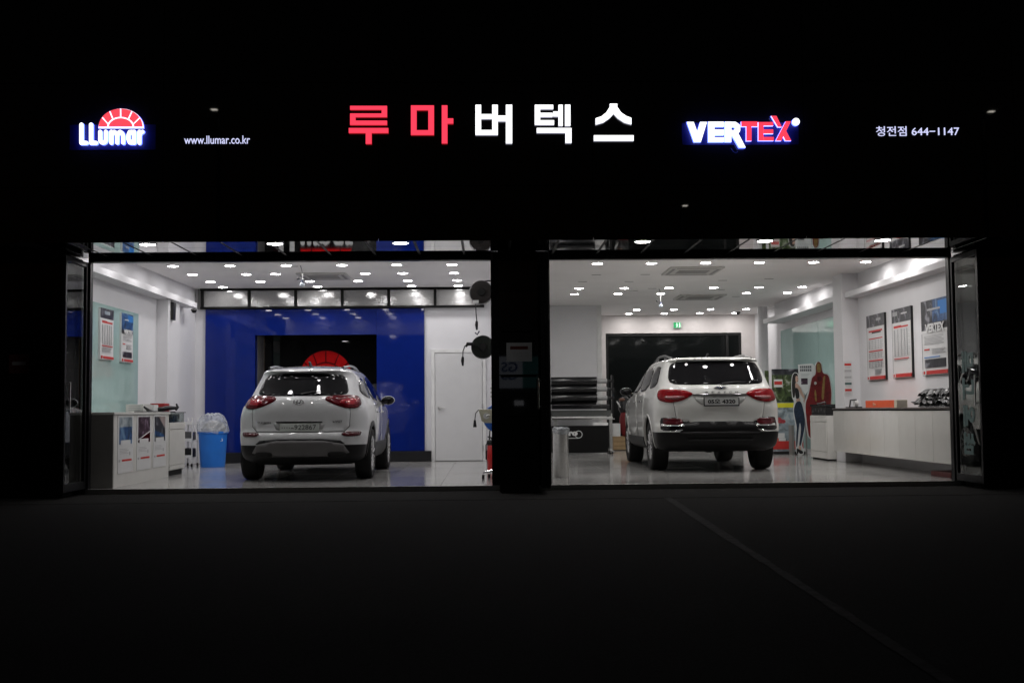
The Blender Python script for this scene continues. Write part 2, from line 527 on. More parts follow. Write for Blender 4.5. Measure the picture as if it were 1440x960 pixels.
# blue portal round the logo recess
pt = sub('blue_portal', B)
for (x0, x1, z0, z1) in ((-5.289, -4.36, .2, 2.88), (-2.08, -1.187, .2, 2.88), (-4.358, -2.082, 2.39, 2.88)):
    box('panel', BLUE_GLOSS, pt, x0, x1, 22.10, 22.30, z0, z1)
box('panel', mat('grey reveal', (.16, .16, .16), .4), pt, -4.372, -4.362, 22.302, 23.04, 0, 2.40)
box('panel', mat('grey reveal', (.16, .16, .16), .4), pt, -2.078, -2.066, 22.302, 23.04, 0, 2.40)
box('panel', BLACK_PANEL, pt, -4.36, -2.08, 22.302, 23.04, 2.392, 2.44)
box('plinth', BLACK_PLASTIC, pt, -5.289, -4.36, 22.06, 22.30, 0, .198)
box('plinth', BLACK_PLASTIC, pt, -2.08, -1.06, 22.06, 22.155, 0, .198)
box('logo_wall', BLACK_PANEL, B, -4.36, -2.08, 23.045, 23.2, -.1, 2.392)
# transom of textured glass above it
tr = sub('transom_window', B)
m = MB()
xs = [-5.335 + .872 * k for k in range(7)]
m.box(-5.375, -.05, 22.02, 22.10, 2.885, 2.925); m.box(-5.375, -.05, 22.02, 22.10, 3.225, 3.268)
for xk in xs:
    m.box(xk - .027, xk + .027, 22.021, 22.099, 2.925, 3.225)
m.build('frame', mat('dull black frame', (.006, .006, .006), .6, spec=.15), tr)
for k in range(6):
    box('pane', FROST, tr, xs[k] + .027, xs[k + 1] - .027, 22.055, 22.066, 2.925, 3.225)
box('backing', mat('grey lining', (.2, .2, .195), .6), tr, -5.44, -.05, 22.102, 22.157, 2.886, 3.268)
# plain white door in the back wall of the left bay
dr = sub('door', B)
box('door_panel', mat('off white door', (.60, .60, .60), .45, var=.02), dr, -.985, -.10, 22.125, 22.158, .012, 2.03, bevel=.003)
m = MB()
m.box(-1.06, -.992, 22.115, 22.159, 0, 2.10); m.box(-.093, -.03, 22.115, 22.159, 0, 2.10); m.box(-.992, -.093, 22.116, 22.159, 2.037, 2.10)
m.build('casing', WHITE_PLASTIC, dr, bevel=.004)
m = MB(); m.cyl((-.91, 22.08, 1.0), .026, .045, 'y', 14); m.tube([(-.91, 22.075, 1.0), (-.80, 22.075, 1.0)], .009, 8)
m.build('handle', STEEL, dr, smooth=True)
for z in (.24, 1.02, 1.80):
    box('hinge', STEEL, dr, -.104, -.086, 22.105, 22.124, z - .05, z + .05)
box('skirting', BLACK_PLASTIC, B, -.028, .198, 22.135, 22.158, 0, .19)
# dark glazing at the back of the right bay
gz = sub('glazed_doorway', B)
m = MB()
for xa in (2.935, 5.92, 6.235): m.box(xa, xa + .06, 28.92, 29.0, 0, 2.815)
m.box(2.936, 6.294, 28.921, 28.999, 2.75, 2.814)
m.build('frame', BLACK_MATTE, gz)
for (a, b) in ((2.995, 5.92), (5.98, 6.235)):
    box('pane', mat('dim dark glass', (.006, .007, .007), .05, spec=.12, var=0), gz, a, b, 28.95, 28.962, .0, 2.75)
# ceiling cassettes, small round vents
def cassette(x0, x1, y0, y1, label):
    t = thing('air_conditioner', label, 'air conditioner', ((x0 + x1) / 2, (y0 + y1) / 2, ZC), 'ceiling cassette air conditioners')
    box('panel', mat('warm grey plastic', (.52, .51, .49), .5), t, x0, x1, y0, y1, ZC - .028, ZC - .001, bevel=.006)
    g = MB()
    cx, cy = (x0 + x1) / 2, (y0 + y1) / 2
    for k in range(8):
        yy = cy - .24 + k * .06
        g.box(cx - .26, cx + .26, yy, yy + .035, ZC - .034, ZC - .026)
    g.build('grille', mat('dark grille', (.30, .295, .285), .6), t)
    for (a, b, c, d) in ((x0 + .12, x1 - .12, y0 + .05, y0 + .10), (x0 + .12, x1 - .12, y1 - .10, y1 - .05), (x0 + .05, x0 + .10, y0 + .12, y1 - .12), (x1 - .10, x1 - .05, y0 + .12, y1 - .12)):
        box('outlet_flap', mat('outlet grey', (.24, .235, .23), .5), t, a, b, c, d, ZC - .032, ZC - .027)
cassette(-3.20, -2.36, 19.62, 20.5, 'square ceiling air conditioner of the bay with the blue wall')
cassette(3.02, 3.92, 19.1, 20.15, 'square ceiling air conditioner nearer the street, above the white SUV with red lamps')
cassette(3.95, 4.90, 23.75, 24.75, 'square ceiling air conditioner deeper inside the right bay, before the exit sign')
sl = MB()
for (x, y) in ((1.9, 20.2), (2.75, 20.2), (1.75, 21.3), (2.6, 21.3), (4.3, 21.2), (5.1, 21.0), (2.9, 23.0), (3.2, 22.55), (5.2, 24.3), (-2.95 - .15, 18.75), (4.6, 22.9)):
    sl.box(x - .08, x + .08, y - .012, y + .012, ZC - .004, ZC + .001)
sl.build('air_slot', mat('slot dark', (.08, .08, .08), .6), ceil)

# ================================================================== downlights
proto = {}
def downlight(x, y, z, r, label, group, lens):
    key = (r, lens.name)
    if key not in proto:
        t = thing('downlight', label, 'downlight', (x, y, z), group)
        MB().lathe([(r + .016, -.004), (r + .012, -.010), (r, -.010), (r - .002, -.002), (r + .016, -.002)], (x, y, z), n=24).build('trim', WHITE_PLASTIC, t, smooth=True)
        vs = [(x, y, z - .007)] + [(x + r * math.cos(2 * math.pi * k / 24), y + r * math.sin(2 * math.pi * k / 24), z - .0065) for k in range(24)]
        MB().add(vs, [(0, 1 + (k + 1) % 24, 1 + k) for k in range(24)]).build('lens', lens, t)
        proto[key] = t
        return t
    p = proto[key]
    t = p.copy(); COL.objects.link(t); t.location = (x, y, z)
    tag(t, label, 'downlight', group)
    for ch in p.children:
        c = ch.copy(); COL.objects.link(c); c.parent = t
    return t
def fix_ring(m): pass
GL, GR, GS_ = 'ceiling downlights of the bay with the blue wall', 'ceiling downlights of the bay with the printer', 'downlights in the mirror soffit'
rows_left = [('added door-side', 15.2, [-4.97, -4.07, -3.19, -2.31, -1.43, -.55]), ('second door-side', 16.3, [-4.97, -4.07, -3.19, -2.31, -1.43, -.55]), ('third door-side', 17.45, [-4.97, -4.07, -3.19, -2.31, -1.43, -.55]),
             ('nearest visible', 18.6, [-4.97, -4.07, -3.18, -2.30, -1.43, -.55]), ('second visible', 19.75, [-4.95, -4.05, -3.56, -2.05, -1.415, -.553]),
             ('third visible', 20.87, [-4.91, -4.03, -3.15, -2.29, -1.41, -.53]), ('hindmost', 21.75, [-4.89, -3.14, -1.40, -.53])]
for nm, y, xs_ in rows_left:
    for k, x in enumerate(xs_):
        downlight(x, y, ZC, .08, f'round downlight, {ORD[k]} from the left in the {nm} row before the blue wall', GL, LAMP_M)
c6 = [1.77, 2.64, 3.505, 4.37, 5.24, 6.08]
rows_right = [('added door-side', 16.85, c6), ('second door-side', 17.45, c6), ('nearest visible', 18.6, c6), ('second visible', 22.4, c6), ('third visible', 23.5, c6[:3] + c6[4:]),  # first row is out of view, added for its glints in the SUV's rear window
              ('fourth visible', 27.3, c6[2:]), ('hindmost', 28.4, [3.45, 4.32, 5.18, 6.05])]
for nm, y, xs_ in rows_right:
    for k, x in enumerate(xs_):
        downlight(x, y, ZC, .08, f'round downlight, {ORD[k]} from the left in the {nm} row of the printer bay', GR, LAMP_M2)
for k, x in enumerate((-3.93, -2.46, -1.0, 1.83, 3.27, 4.66)):
    bay = 'left' if k < 3 else 'right'
    downlight(x, 13.62, 2.900, .088, f'bright round downlight in the mirror soffit, {ORD[k % 3]} from left over the {bay} opening', GS_, LAMP_S)
# ================================================================== lit signs on the fascia
YS = 13.27
SPX = (YS + .12) / F_PX
CAM_R = cam.matrix_world.to_3x3()
def sg(u, v):
    """sign drawings use a grid read off the front elevation; returns metres (x, z) on the sign plane"""
    d = CAM_R @ Vector(((u - 720.0) / F_PX, (480.0 - v) / F_PX, -1.0))
    t = (YS - .045) / d.y
    return (d.x * t, CAM_Z + d.z * t)
def rects(lst, ox, oy, sc):
    out = []
    for (x0, x1, y0, y1) in lst:
        out.append([sg(ox + x / sc, oy + y / sc) for (x, y) in ((x0, y0), (x1, y0), (x1, y1), (x0, y1))])
    return out
def polys(lst, ox, oy, sc):
    return [[sg(ox + x / sc, oy + y / sc) for (x, y) in p] for p in lst]
def rbn(pts, w, cap=6):
    """thick rounded line as capsules (drawing units)"""
    out = []
    for (a, b) in zip(pts[:-1], pts[1:]):
        ax, ay = a; bx, by = b
        an = math.atan2(by - ay, bx - ax)
        p = []
        for k in range(cap + 1):
            t = an - math.pi / 2 + math.pi * k / cap
            p.append((bx + w / 2 * math.cos(t), by + w / 2 * math.sin(t)))
        for k in range(cap + 1):
            t = an + math.pi / 2 + math.pi * k / cap
            p.append((ax + w / 2 * math.cos(t), ay + w / 2 * math.sin(t)))
        out.append(p)
    return out
def arc(cx, cy, rx, ry, a0, a1, n=8):
    return [(cx + rx * math.cos(R(a0 + (a1 - a0) * k / n)), cy - ry * math.sin(R(a0 + (a1 - a0) * k / n))) for k in range(n + 1)]
def letter(name, ps, y_front, y_back, face, side, parent, label=None, back=None):
    m = MB()
    ym = y_front + .45 * (y_back - y_front)
    for k, p in enumerate(ps):
        if back is None:
            m.prism(p, y_front - .0006 * k, y_back + .0006 * k, 'y', 0, 1)
        else:                                    # returns: pale at the face, blue towards the wall
            m.prism(p, y_front - .0006 * k, ym, 'y', 0, 1)
            m.prism(p, ym + .0002, y_back + .0006 * k, 'y', 2, 2)
    o = m.build(name, [face, side] + ([back] if back else []), parent)
    if label: o['label'] = label
    return o

# ---- five big hangul channel letters
big = thing('channel_letter_sign', 'big lit sign of five characters, two red and three white, above the openings', 'sign', (0.05, YS, 4.2))
O7 = (470.0, 120.0, 3.2727)
hang = {
 'R1': [(73, 243, 95, 113), (218, 243, 113, 130), (73, 243, 130, 147), (73, 98, 147, 163), (73, 243, 163, 183), (67, 249, 197, 220), (145, 172, 220, 270)],
 'R2': [(353, 459, 93, 115), (353, 379, 115, 207), (433, 459, 115, 207), (353, 459, 207, 229), (495, 521, 93, 268), (521, 548, 153, 177)],
 'W1': [(650, 676, 90, 206), (727, 753, 90, 206), (676, 727, 133, 155), (650, 753, 206, 229), (790, 819, 90, 268), (753, 790, 140, 166)],
 'W2': [(923, 948, 90, 182), (948, 1008, 90, 110), (948, 1005, 127, 146), (948, 1012, 161, 182), (1032, 1052, 90, 187), (1008, 1032, 121, 144), (1062, 1087, 90, 187), (932, 1092, 197, 219), (1064, 1092, 219, 266)],
 'W3': [(1195, 1378, 230, 256)],
}
siot = [(1268, 85), (1303, 85), (1303, 100), (1320, 125), (1345, 142), (1368, 150), (1368, 181), (1335, 172), (1305, 152), (1286, 131), (1267, 152), (1238, 172), (1203, 182), (1203, 152), (1230, 143), (1252, 125), (1268, 100)]
for key, ls in hang.items():
    ps = rects(ls, *O7)
    if key == 'W3': ps += polys([siot], *O7)
    letter('letter', ps, YS - .045, YS - .004, LET_RED if key[0] == 'R' else LET_WHITE, LET_REDGE if key[0] == 'R' else LET_EDGE, big, 'glowing red character' if key[0] == 'R' else 'glowing white character')

# ---- sun logo with rounded lettering; the same drawing stands unlit on the logo wall inside
O2 = (100.0, 145.0, 12.5217)
W = 72
LL = [rbn([(185, 385), (185, 705), (268, 705)], W), rbn([(355, 385), (355, 705), (440, 705)], W),
      rbn([(515, 508), (515, 640)] + arc(566, 655, 50, 50, 190, 350, 5) + [(617, 640), (617, 508)], W - 6),
      rbn([(712, 508), (712, 705)], W - 4) + rbn([(712, 580), (730, 530), (764, 508), (798, 530), (815, 580), (815, 705)], W - 10) + rbn([(815, 580), (835, 530), (868, 508), (902, 530), (920, 580), (920, 705)], W - 10),
      rbn([(1112, 508), (1112, 705)], W - 4) + rbn([(1112, 560), (1075, 508), (1035, 512), (1012, 565), (1012, 645), (1035, 700), (1075, 705), (1112, 650)], W - 8),
      rbn([(1206, 508), (1206, 705)], W - 4) + rbn([(1206, 580), (1228, 525), (1262, 508)], W - 8)]
def sun_parts():
    cx, cy, RX, RY, rx, ry = 875, 420, 392, 320, 222, 160
    outer = [148, 120, 90, 59, 29.5]
    inner = [163, 126, 90, 54, 17]
    back = arc(cx, cy + 22, RX + 8, RY + 26, 0, 180, 40)
    segs = []
    bo, bi = [180] + outer + [0], [180] + inner + [0]
    for k in range(6):
        go0, go1 = (0 if k == 0 else 1.6), (0 if k == 5 else 1.6)
        o_ = arc(cx, cy, RX - 6, RY - 4, bo[k] - go0, bo[k + 1] + go1, 8)
        i_ = arc(cx, cy, rx + 13, ry + 11, bi[k + 1] + 2.6 * (k < 5), bi[k] - 2.6 * (k > 0), 8)
        segs.append(o_ + i_)
    core = arc(cx, cy, rx - 12, ry - 10, 0, 180, 24)
    return back, segs, core
SB, SSEG, SCORE = sun_parts()
lg = thing('sun_logo_sign', 'lit sun logo in red above white rounded lettering with blue glow', 'sign', (-4.4, YS, 4.1))
for nm, p in zip('LLumar', LL):
    letter('letter', polys(p, *O2), YS - .055, YS - .02, LET_WHITE, LET_SIDE, lg)
letter('sun_backing', polys([SB], *O2), YS - .035, YS - .015, SIDE_WHITE, LET_SIDE, lg)
for p in SSEG + [SCORE]:
    letter('sun_segment', polys([p], *O2), YS - .05, YS - .0352, RED_BRIGHT, SIDE_WHITE, lg)
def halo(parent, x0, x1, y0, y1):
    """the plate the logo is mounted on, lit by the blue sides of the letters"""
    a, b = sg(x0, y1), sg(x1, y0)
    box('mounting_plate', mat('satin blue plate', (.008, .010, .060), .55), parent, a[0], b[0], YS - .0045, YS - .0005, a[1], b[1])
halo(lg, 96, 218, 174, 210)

O3 = (955.0, 150.0, 8.0)
vx = thing('wordmark_sign', 'lit wordmark VERTEX, white then red letters with a white dot and blue glow', 'sign', (2.75, YS, 4.1))
VX = [[[(85, 176), (162, 176), (202, 288), (235, 176), (312, 176), (242, 402), (165, 402)]],
      [[(325, 174), (395, 174), (395, 402), (325, 402)], [(395, 174), (500, 174), (500, 230), (395, 230)], [(395, 262), (500, 262), (500, 325), (395, 325)], [(395, 350), (500, 350), (500, 402), (395, 402)]],
      [[(512, 174), (585, 174), (585, 402), (512, 402)]] + rbn([(560, 204), (625, 204), (655, 228), (655, 270), (625, 298), (560, 298)], 58) + [[(585, 310), (662, 305), (745, 464), (672, 464)]]]
VR = [[[(695, 172), (880, 172), (880, 228), (695, 228)], [(752, 228), (812, 228), (812, 390), (752, 390)]],
      [[(888, 178), (948, 178), (948, 387), (888, 387)], [(948, 178), (1056, 178), (1056, 220), (948, 220)], [(948, 261), (1056, 261), (1056, 308), (948, 308)], [(948, 345), (1060, 345), (1060, 387), (948, 387)]],
      [[(1032, 108), (1092, 108), (1152, 234), (1108, 234)], [(1196, 170), (1255, 170), (1146, 388), (1082, 388)], [(1165, 330), (1197, 272), (1258, 387), (1192, 387)]]]
for p in VX: letter('letter', polys(p, *O3), YS - .06, YS - .02, LET_WHITE, LET_SIDE, vx)
for p in VR: letter('letter', polys(p, *O3), YS - .06, YS - .02, LET_RED, SIDE_WHITE, vx, 'glowing red letter', back=LET_SIDE)
letter('dot', polys([arc(1312, 174, 42, 42, 0, 345, 20)], *O3), YS - .06, YS - .02, LET_WHITE, LET_SIDE, vx)
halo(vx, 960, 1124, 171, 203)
hkp = [sg(955 + u / 8, 150 + v / 8) for (u, v) in ((585, 465), (612, 508), (645, 522), (668, 500))]
hk = MB().tube([(a, YS - .03, b) for a, b in hkp], .006, 6)
hk.build('cable', GREY_PLASTIC, vx, smooth=True)

def lit_text(name, label, body, u0, u1, v0, v1):
    (xa, za), (xb, zb) = sg(u0, (v0 + v1) / 2), sg(u1, (v0 + v1) / 2)
    s = thing(name, label, 'sign', ((xa + xb) / 2, YS, (za + zb) / 2))
    r = Vector((xb - xa, 0, zb - za))
    text('lettering', body, .1, LET_SOFT, s, ((xa + xb) / 2, YS - .010, (za + zb) / 2), right=(1, 0, 0), depth=.008, bold=.0, width=r.length, height=(v1 - v0) * SPX)
lit_text('web_address_sign', 'small lit lettering www.llumar.co.kr beside the sun logo', 'www.llumar.co.kr', 258, 350.5, 190, 201.5)
lit_text('phone_number_sign', 'small lit lettering of branch name and telephone number 644-1147', '청전점 644−1147', 1233.5, 1350.5, 176.5, 190.5)

# the unlit copy of the logo on the black wall in the recess
lw = thing('wall_logo', 'red half sun and white lettering on the black wall in the blue recess', 'sign', (-3.2, 23.04, 1.6))
KX = (.50 / 392.0)
def wl(ps): return [[(-3.16 + (x - 875) * KX, 1.67 - (y - 420) * KX * 1.15) for (x, y) in p] for p in ps]
letter('sun_backing', wl([SB]), 23.030, 23.044, mat('deep red backing', (.16, .003, .004), .6, spec=.15), RED_ACRYL, lw)
for p in SSEG + [SCORE]: letter('sun_segment', wl([p]), 23.018, 23.0299, RED_ACRYL, RED_ACRYL, lw)
for p in LL: letter('letter', wl(p), 23.015, 23.044, WHITE_PLASTIC, WHITE_PLASTIC, lw)

# ================================================================== across the street (seen only as reflections in the polished front)
def street_lamp(x, y, z, s, label):
    t = thing('street_lamp', label, 'street lamp', (x, y, -.06), 'street lamps across the road')
    MB().tube([(x, y, -.06), (x, y, z - .1), (x, y + .25, z + .02)], [.09, .06, .04], 10).build('pole', GREY_PLASTIC, t, smooth=True)
    box('head', GREY_PLASTIC, t, x - .17 * s, x + .17 * s, y + .2, y + .75, z, z + .1, bevel=.02)
    box('lens', glow('street lamp lens', (1, .93, .82), 14.0), t, x - .10 * s, x + .10 * s, y + .55, y + .75, z - .006, z - .001)
street_lamp(-8.83, -12.0, 10.8, 1.0, 'tall street lamp across the road, mirrored above the web address')
street_lamp(16.7, -12.0, 10.65, 1.0, 'tall street lamp across the road, mirrored above the telephone number')
street_lamp(6.5, -12.0, 7.57, .8, 'lower street lamp across the road, mirrored beneath the wordmark')
ss = thing('shop_sign', 'lit white and teal shop sign GS across the street, mirrored in the pillar', 'sign', (1.2, -14, 2.5))
SW = glow('dim white sign face', (.62, .66, .75), .5)
box('white_face', SW, ss, .42, 1.27, -14.1, -14, 2.05, 2.90)
box('teal_face', glow('dim teal sign face', (.10, .36, .36), .25), ss, 1.272, 3.2, -14.1, -14, 2.05, 2.90)
text('lettering', 'GS', .36, glow('navy sign letters', (.04, .10, .30), .3), ss, (.80, -13.995, 2.52), right=(-1, 0, 0), depth=.006, bold=.01, width=.60, height=.36)
lt = box('street_light_box', glow('pale lit box', (.85, .85, .9), .7), None, .97, 1.30, -14.1, -14.0, 1.42, 1.60)
tag(lt, 'small pale lit box under the shop sign across the street', 'light box')
bs = box('support_wall', GREY_PLASTIC, None, -1.5, 5, -14.6, -14.12, -.06, 4.2)
tag(bs, kind='structure')
# ================================================================== cars: a body lofted from horizontal slices, every panel a patch on that surface
def pchip(tab):
    xs = np.array([t[0] for t in tab], float); ys = np.array([t[1] for t in tab], float)
    h = np.diff(xs); d = np.diff(ys) / h
    m = np.zeros_like(xs)
    for i in range(1, len(xs) - 1):
        if d[i - 1] * d[i] > 0:
            w1, w2 = 2 * h[i] + h[i - 1], h[i] + 2 * h[i - 1]
            m[i] = (w1 + w2) / (w1 / d[i - 1] + w2 / d[i])
    m[0], m[-1] = d[0], d[-1]
    def f(x):
        x = min(max(x, xs[0]), xs[-1])
        i = int(min(max(np.searchsorted(xs, x) - 1, 0), len(h) - 1))
        t = (x - xs[i]) / h[i]
        return float((2*t**3 - 3*t**2 + 1) * ys[i] + (t**3 - 2*t**2 + t) * h[i] * m[i] + (-2*t**3 + 3*t**2) * ys[i+1] + (t**3 - t**2) * h[i] * m[i+1])
    return f

class Body:
    def __init__(s, yr, w, yf, tap, rc, L, n=3.0, bow=.06):
        s.yr, s.w, s.yf, s.tap, s.rc, s.L, s.n, s.bow = pchip(yr), pchip(w), pchip(yf), pchip(tap), pchip(rc), L, n, bow
        s.zmin, s.zmax = yr[0][0], yr[-1][0]
        s.cache = {}
    def half(s, z, na=18, nb=28, nf=14):
        yr, w, yf, tp = s.yr(z), s.w(z), s.yf(z), s.tap(z)
        r = min(s.rc(z), .45 * (yf - yr)); rf = min(.8, .45 * (yf - yr))
        pts = []
        for k in range(na + 1):
            th = math.pi / 2 * k / na
            u = math.sin(th) ** (2 / s.n); v = math.cos(th) ** (2 / s.n) if k < na else 0.0
            pts.append((w * u, yr + s.bow * u * u + r * (1 - v)))
        y0, y1 = pts[-1][1], yf - rf
        for k in range(1, nb): pts.append((w, y0 + (y1 - y0) * k / nb))
        for k in range(nf + 1):
            th = math.pi / 2 * k / nf
            u = math.cos(th) ** (2 / 2.6) if k < nf else 0.0
            v = math.sin(th) ** (2 / 2.6)
            pts.append((w * u, y1 + rf * v))
        out = []
        for (x, y) in pts:
            k = 1 - tp * max(0, 1 - y / 2.0) ** 2 - .10 * max(0, (y - 3.0) / (s.L - 3.0)) ** 2
            out.append((x * k, y))
        return out
    def line(s, z):
        key = round(z, 4)
        if key not in s.cache:
            p = np.array(s.half(z, 40, 60, 24))
            im = int(np.argmax(p[:, 0] - 1e-6 * p[:, 1]))
            s.cache[key] = (p, im)
        return s.cache[key]
    def corner(s, z, L, im):
        key = ('c', round(z, 4))
        if key not in s.cache:
            d = np.diff(L, axis=0)
            ic = 1
            while ic < im and d[ic, 1] < .9 * d[ic, 0]: ic += 1
            cum = np.concatenate([[0], np.cumsum(np.hypot(np.diff(L[ic:, 0]), np.diff(L[ic:, 1])))])
            s.cache[key] = (ic, cum)
        return s.cache[key]
    def at(s, mode, p, z, sgn=1):
        z = min(max(z, s.zmin), s.zmax)
        L, im = s.line(z)
        if mode == 'x':
            a = abs(p)
            ic, cum = s.corner(z, L, im)
            if a <= L[ic, 0]:
                return Vector((p, float(np.interp(a, L[:ic + 1, 0], L[:ic + 1, 1])), z))
            d = a - L[ic, 0]                     # past the corner: go on round the side by arc length
            return Vector((math.copysign(float(np.interp(d, cum, L[ic:, 0])), p), float(np.interp(d, cum, L[ic:, 1])), z))
        x = float(np.interp(p, L[:, 1], L[:, 0]))
        return Vector((x * sgn, p, z))
    def nrm(s, mode, p, z, sgn=1):
        e = .012
        a = s.at(mode, p + e, z, sgn) - s.at(mode, p - e, z, sgn)
        b = s.at(mode, p, z + e, sgn) - s.at(mode, p, z - e, sgn)
        n = a.cross(b)
        if n.length < 1e-9: return Vector((0, -1, 0))
        n.normalize()
        ref = Vector((0, -1, .2)) if mode == 'x' else Vector((sgn, 0, .2))
        if n.dot(ref) < 0: n = -n
        return n
    def mesh(s, zs):
        m = MB()
        rings = []
        for z in zs:
            h = s.half(z)
            rings.append([(x, y, z) for x, y in h] + [(-x, y, z) for x, y in h[-2:0:-1]])
        n = len(rings[0])
        m.v = [v for r_ in rings for v in r_]
        for i in range(len(rings) - 1):
            for k in range(n):
                k2 = (k + 1) % n
                m.f.append((i * n + k, i * n + k2, (i + 1) * n + k2, (i + 1) * n + k)); m.m.append(0)
        hn = len(s.half(zs[0]))
        for (base, flip) in ((0, True), ((len(rings) - 1) * n, False)):
            for k in range(hn - 1):
                a, b = base + k, base + k + 1
                c, d = base + (n - k - 1) % n, base + (n - k) % n
                f = [a, b, c, d]
                if k == 0: f = [base, base + 1, base + n - 1]
                elif k == hn - 2: f = [base + k, base + k + 1, base + n - k]
                m.f.append(tuple(f[::-1]) if flip else tuple(f)); m.m.append(0)
        return m

def chaikin(p, it):
    for _ in range(it):
        q = []
        for i in range(len(p)):
            a, b = p[i], p[(i + 1) % len(p)]
            q.append((a[0] * .78 + b[0] * .22, a[1] * .78 + b[1] * .22))
            q.append((a[0] * .22 + b[0] * .78, a[1] * .22 + b[1] * .78))
        p = q
    return p

def patch(car, body, mode, outline, name, m, parent=None, off=.005, thick=.02, sgn=1, rnd=2, grid=.05, o3=None):
    p = chaikin(outline, rnd)
    # resample long edges so that the border follows the surface
    q = []
    for i in range(len(p)):
        a, b = p[i], p[(i + 1) % len(p)]
        n = max(1, int(math.hypot(b[0] - a[0], b[1] - a[1]) / (grid * .8)))
        for k in range(n): q.append((a[0] + (b[0] - a[0]) * k / n, a[1] + (b[1] - a[1]) * k / n))
    p = q
    xs = [a[0] for a in p]; zs = [a[1] for a in p]
    pts = [Vector(a) for a in p]
    edges = [(i, (i + 1) % len(p)) for i in range(len(p))]
    def inside(x, y):
        c = False
        for i in range(len(p)):
            (x1, y1), (x2, y2) = p[i], p[i - 1]
            if (y1 > y) != (y2 > y) and x < (x2 - x1) * (y - y1) / (y2 - y1) + x1: c = not c
        return c
    gx = np.arange(min(xs) + grid * .5, max(xs), grid); gz = np.arange(min(zs) + grid * .5, max(zs), grid)
    for a in gx:
        for b in gz:
            if inside(a, b) and min((a - u) ** 2 + (b - v) ** 2 for u, v in p) > (grid * .4) ** 2:
                pts.append(Vector((a, b)))
    r = geometry.delaunay_2d_cdt(pts, edges, [], 1, 1e-5)
    vs, fs = r[0], [list(f) for f in r[2]]
    P3, N3 = [], []
    for v in vs:
        n = body.nrm(mode, v.x, v.y, sgn)
        P3.append(body.at(mode, v.x, v.y, sgn) + n * off); N3.append(n)
    # orient
    for i, f in enumerate(fs):
        n = (P3[f[1]] - P3[f[0]]).cross(P3[f[2]] - P3[f[0]])
        if n.dot(N3[f[0]]) < 0: fs[i] = f[::-1]
    cnt = {}
    for f in fs:
        for k in range(len(f)):
            e = (f[k], f[(k + 1) % len(f)])
            cnt[e] = 1
    nb = len(P3)
    rim, allv = [], [tuple(v) for v in P3]
    idx = {}
    for (a, b) in list(cnt):
        if (b, a) not in cnt:
            for c in (a, b):
                if c not in idx:
                    idx[c] = len(allv); allv.append(tuple(P3[c] - N3[c] * thick))
            rim.append((b, a, idx[a], idx[b]))
    mb = MB()
    o = org(car)
    mb.v = [(x + o.x, y + o.y, z + o.z) for x, y, z in allv]
    mb.f = [tuple(f) for f in fs] + rim
    mb.m = [0] * len(mb.f)
    ob = mb.build(name, m, parent or car)
    me = ob.data
    me.polygons.foreach_set('use_smooth', [i < len(fs) for i in range(len(me.polygons))])
    return ob

def cut_arches(mb, mats, axles, rad, half):
    """cut the wheel arches out of the lofted body"""
    o = mb.build('body_raw', mats)
    cobs = []
    for ya in axles:
        for s_ in (-1, 1):
            c = MB().lathe([(rad, half * s_), (rad, 1.3 * s_)] if s_ > 0 else [(rad, 1.3 * s_), (rad, half * s_)], (0, ya[0], ya[1]), 'x', 40, 1)
            c = c.build('cutter', mats, fixn=True); cobs.append(c)
            md = o.modifiers.new('cut', 'BOOLEAN'); md.operation = 'DIFFERENCE'; md.object = c; md.solver = 'EXACT'
    dg = bpy.context.evaluated_depsgraph_get()
    me = bpy.data.meshes.new_from_object(o.evaluated_get(dg))
    for c in cobs + [o]: bpy.data.objects.remove(c)
    return me

def make_wheel(car, x, y, rad, wid, s_, rim_r, spokes):
    o = org(car)
    w = sub('wheel', car)
    c = (o.x + x, o.y + y, o.z + rad)
    h = wid / 2
    prof = [(rim_r * .93, -h * .80), (rim_r, -h * .92), (rad * .86, -h), (rad * .95, -h * .96), (rad * .985, -h * .82), (rad, -h * .55), (rad, h * .55), (rad * .985, h * .82), (rad * .95, h * .96), (rad * .86, h), (rim_r, h * .92), (rim_r * .93, h * .80)]
    MB().lathe(prof, c, 'x', 44).build('tyre', RUBBER, w, smooth=True)
    ww = MB()
    for t in (-.05, .0, .05):
        ww.lathe([(rad + .0008, t - .004), (rad + .0008, t + .004)], c, 'x', 44)
    ww.build('tread_groove', BLACK_MATTE, w)
    face = h * .80 * s_
    m = MB()
    m.lathe([(rim_r * .93, face), (rim_r * 1.0, face + .014 * s_), (rim_r * .90, face + .016 * s_), (rim_r * .86, face - .03 * s_)], c, 'x', 40, 0)
    m.lathe([(rim_r * .88, face - .07 * s_), (rim_r * .2, face - .075 * s_)], c, 'x', 32, 1)
    m.lathe([(.075, face - .07 * s_), (.075, face + .004 * s_), (.03, face + .008 * s_)], c, 'x', 20, 0)
    for k in range(spokes):
        for dt in (-.13, .13):
            t = 2 * math.pi * k / spokes + dt
            t2 = 2 * math.pi * k / spokes + dt * 1.9
            a = Vector((c[0] + face - .004 * s_, c[1] + .05 * math.cos(t), c[2] + .05 * math.sin(t)))
            b = Vector((c[0] + face + .006 * s_, c[1] + rim_r * .92 * math.cos(t2), c[2] + rim_r * .92 * math.sin(t2)))
            m.tube([a, (a + b) / 2 + Vector((.006 * s_, 0, 0)), b], [.026, .019, .020], 6, 0)
    m.build('rim', [ALLOY, BLACK_MATTE], w, smooth=True)

def mirror(pts): return [(-x, z) for x, z in pts][::-1]

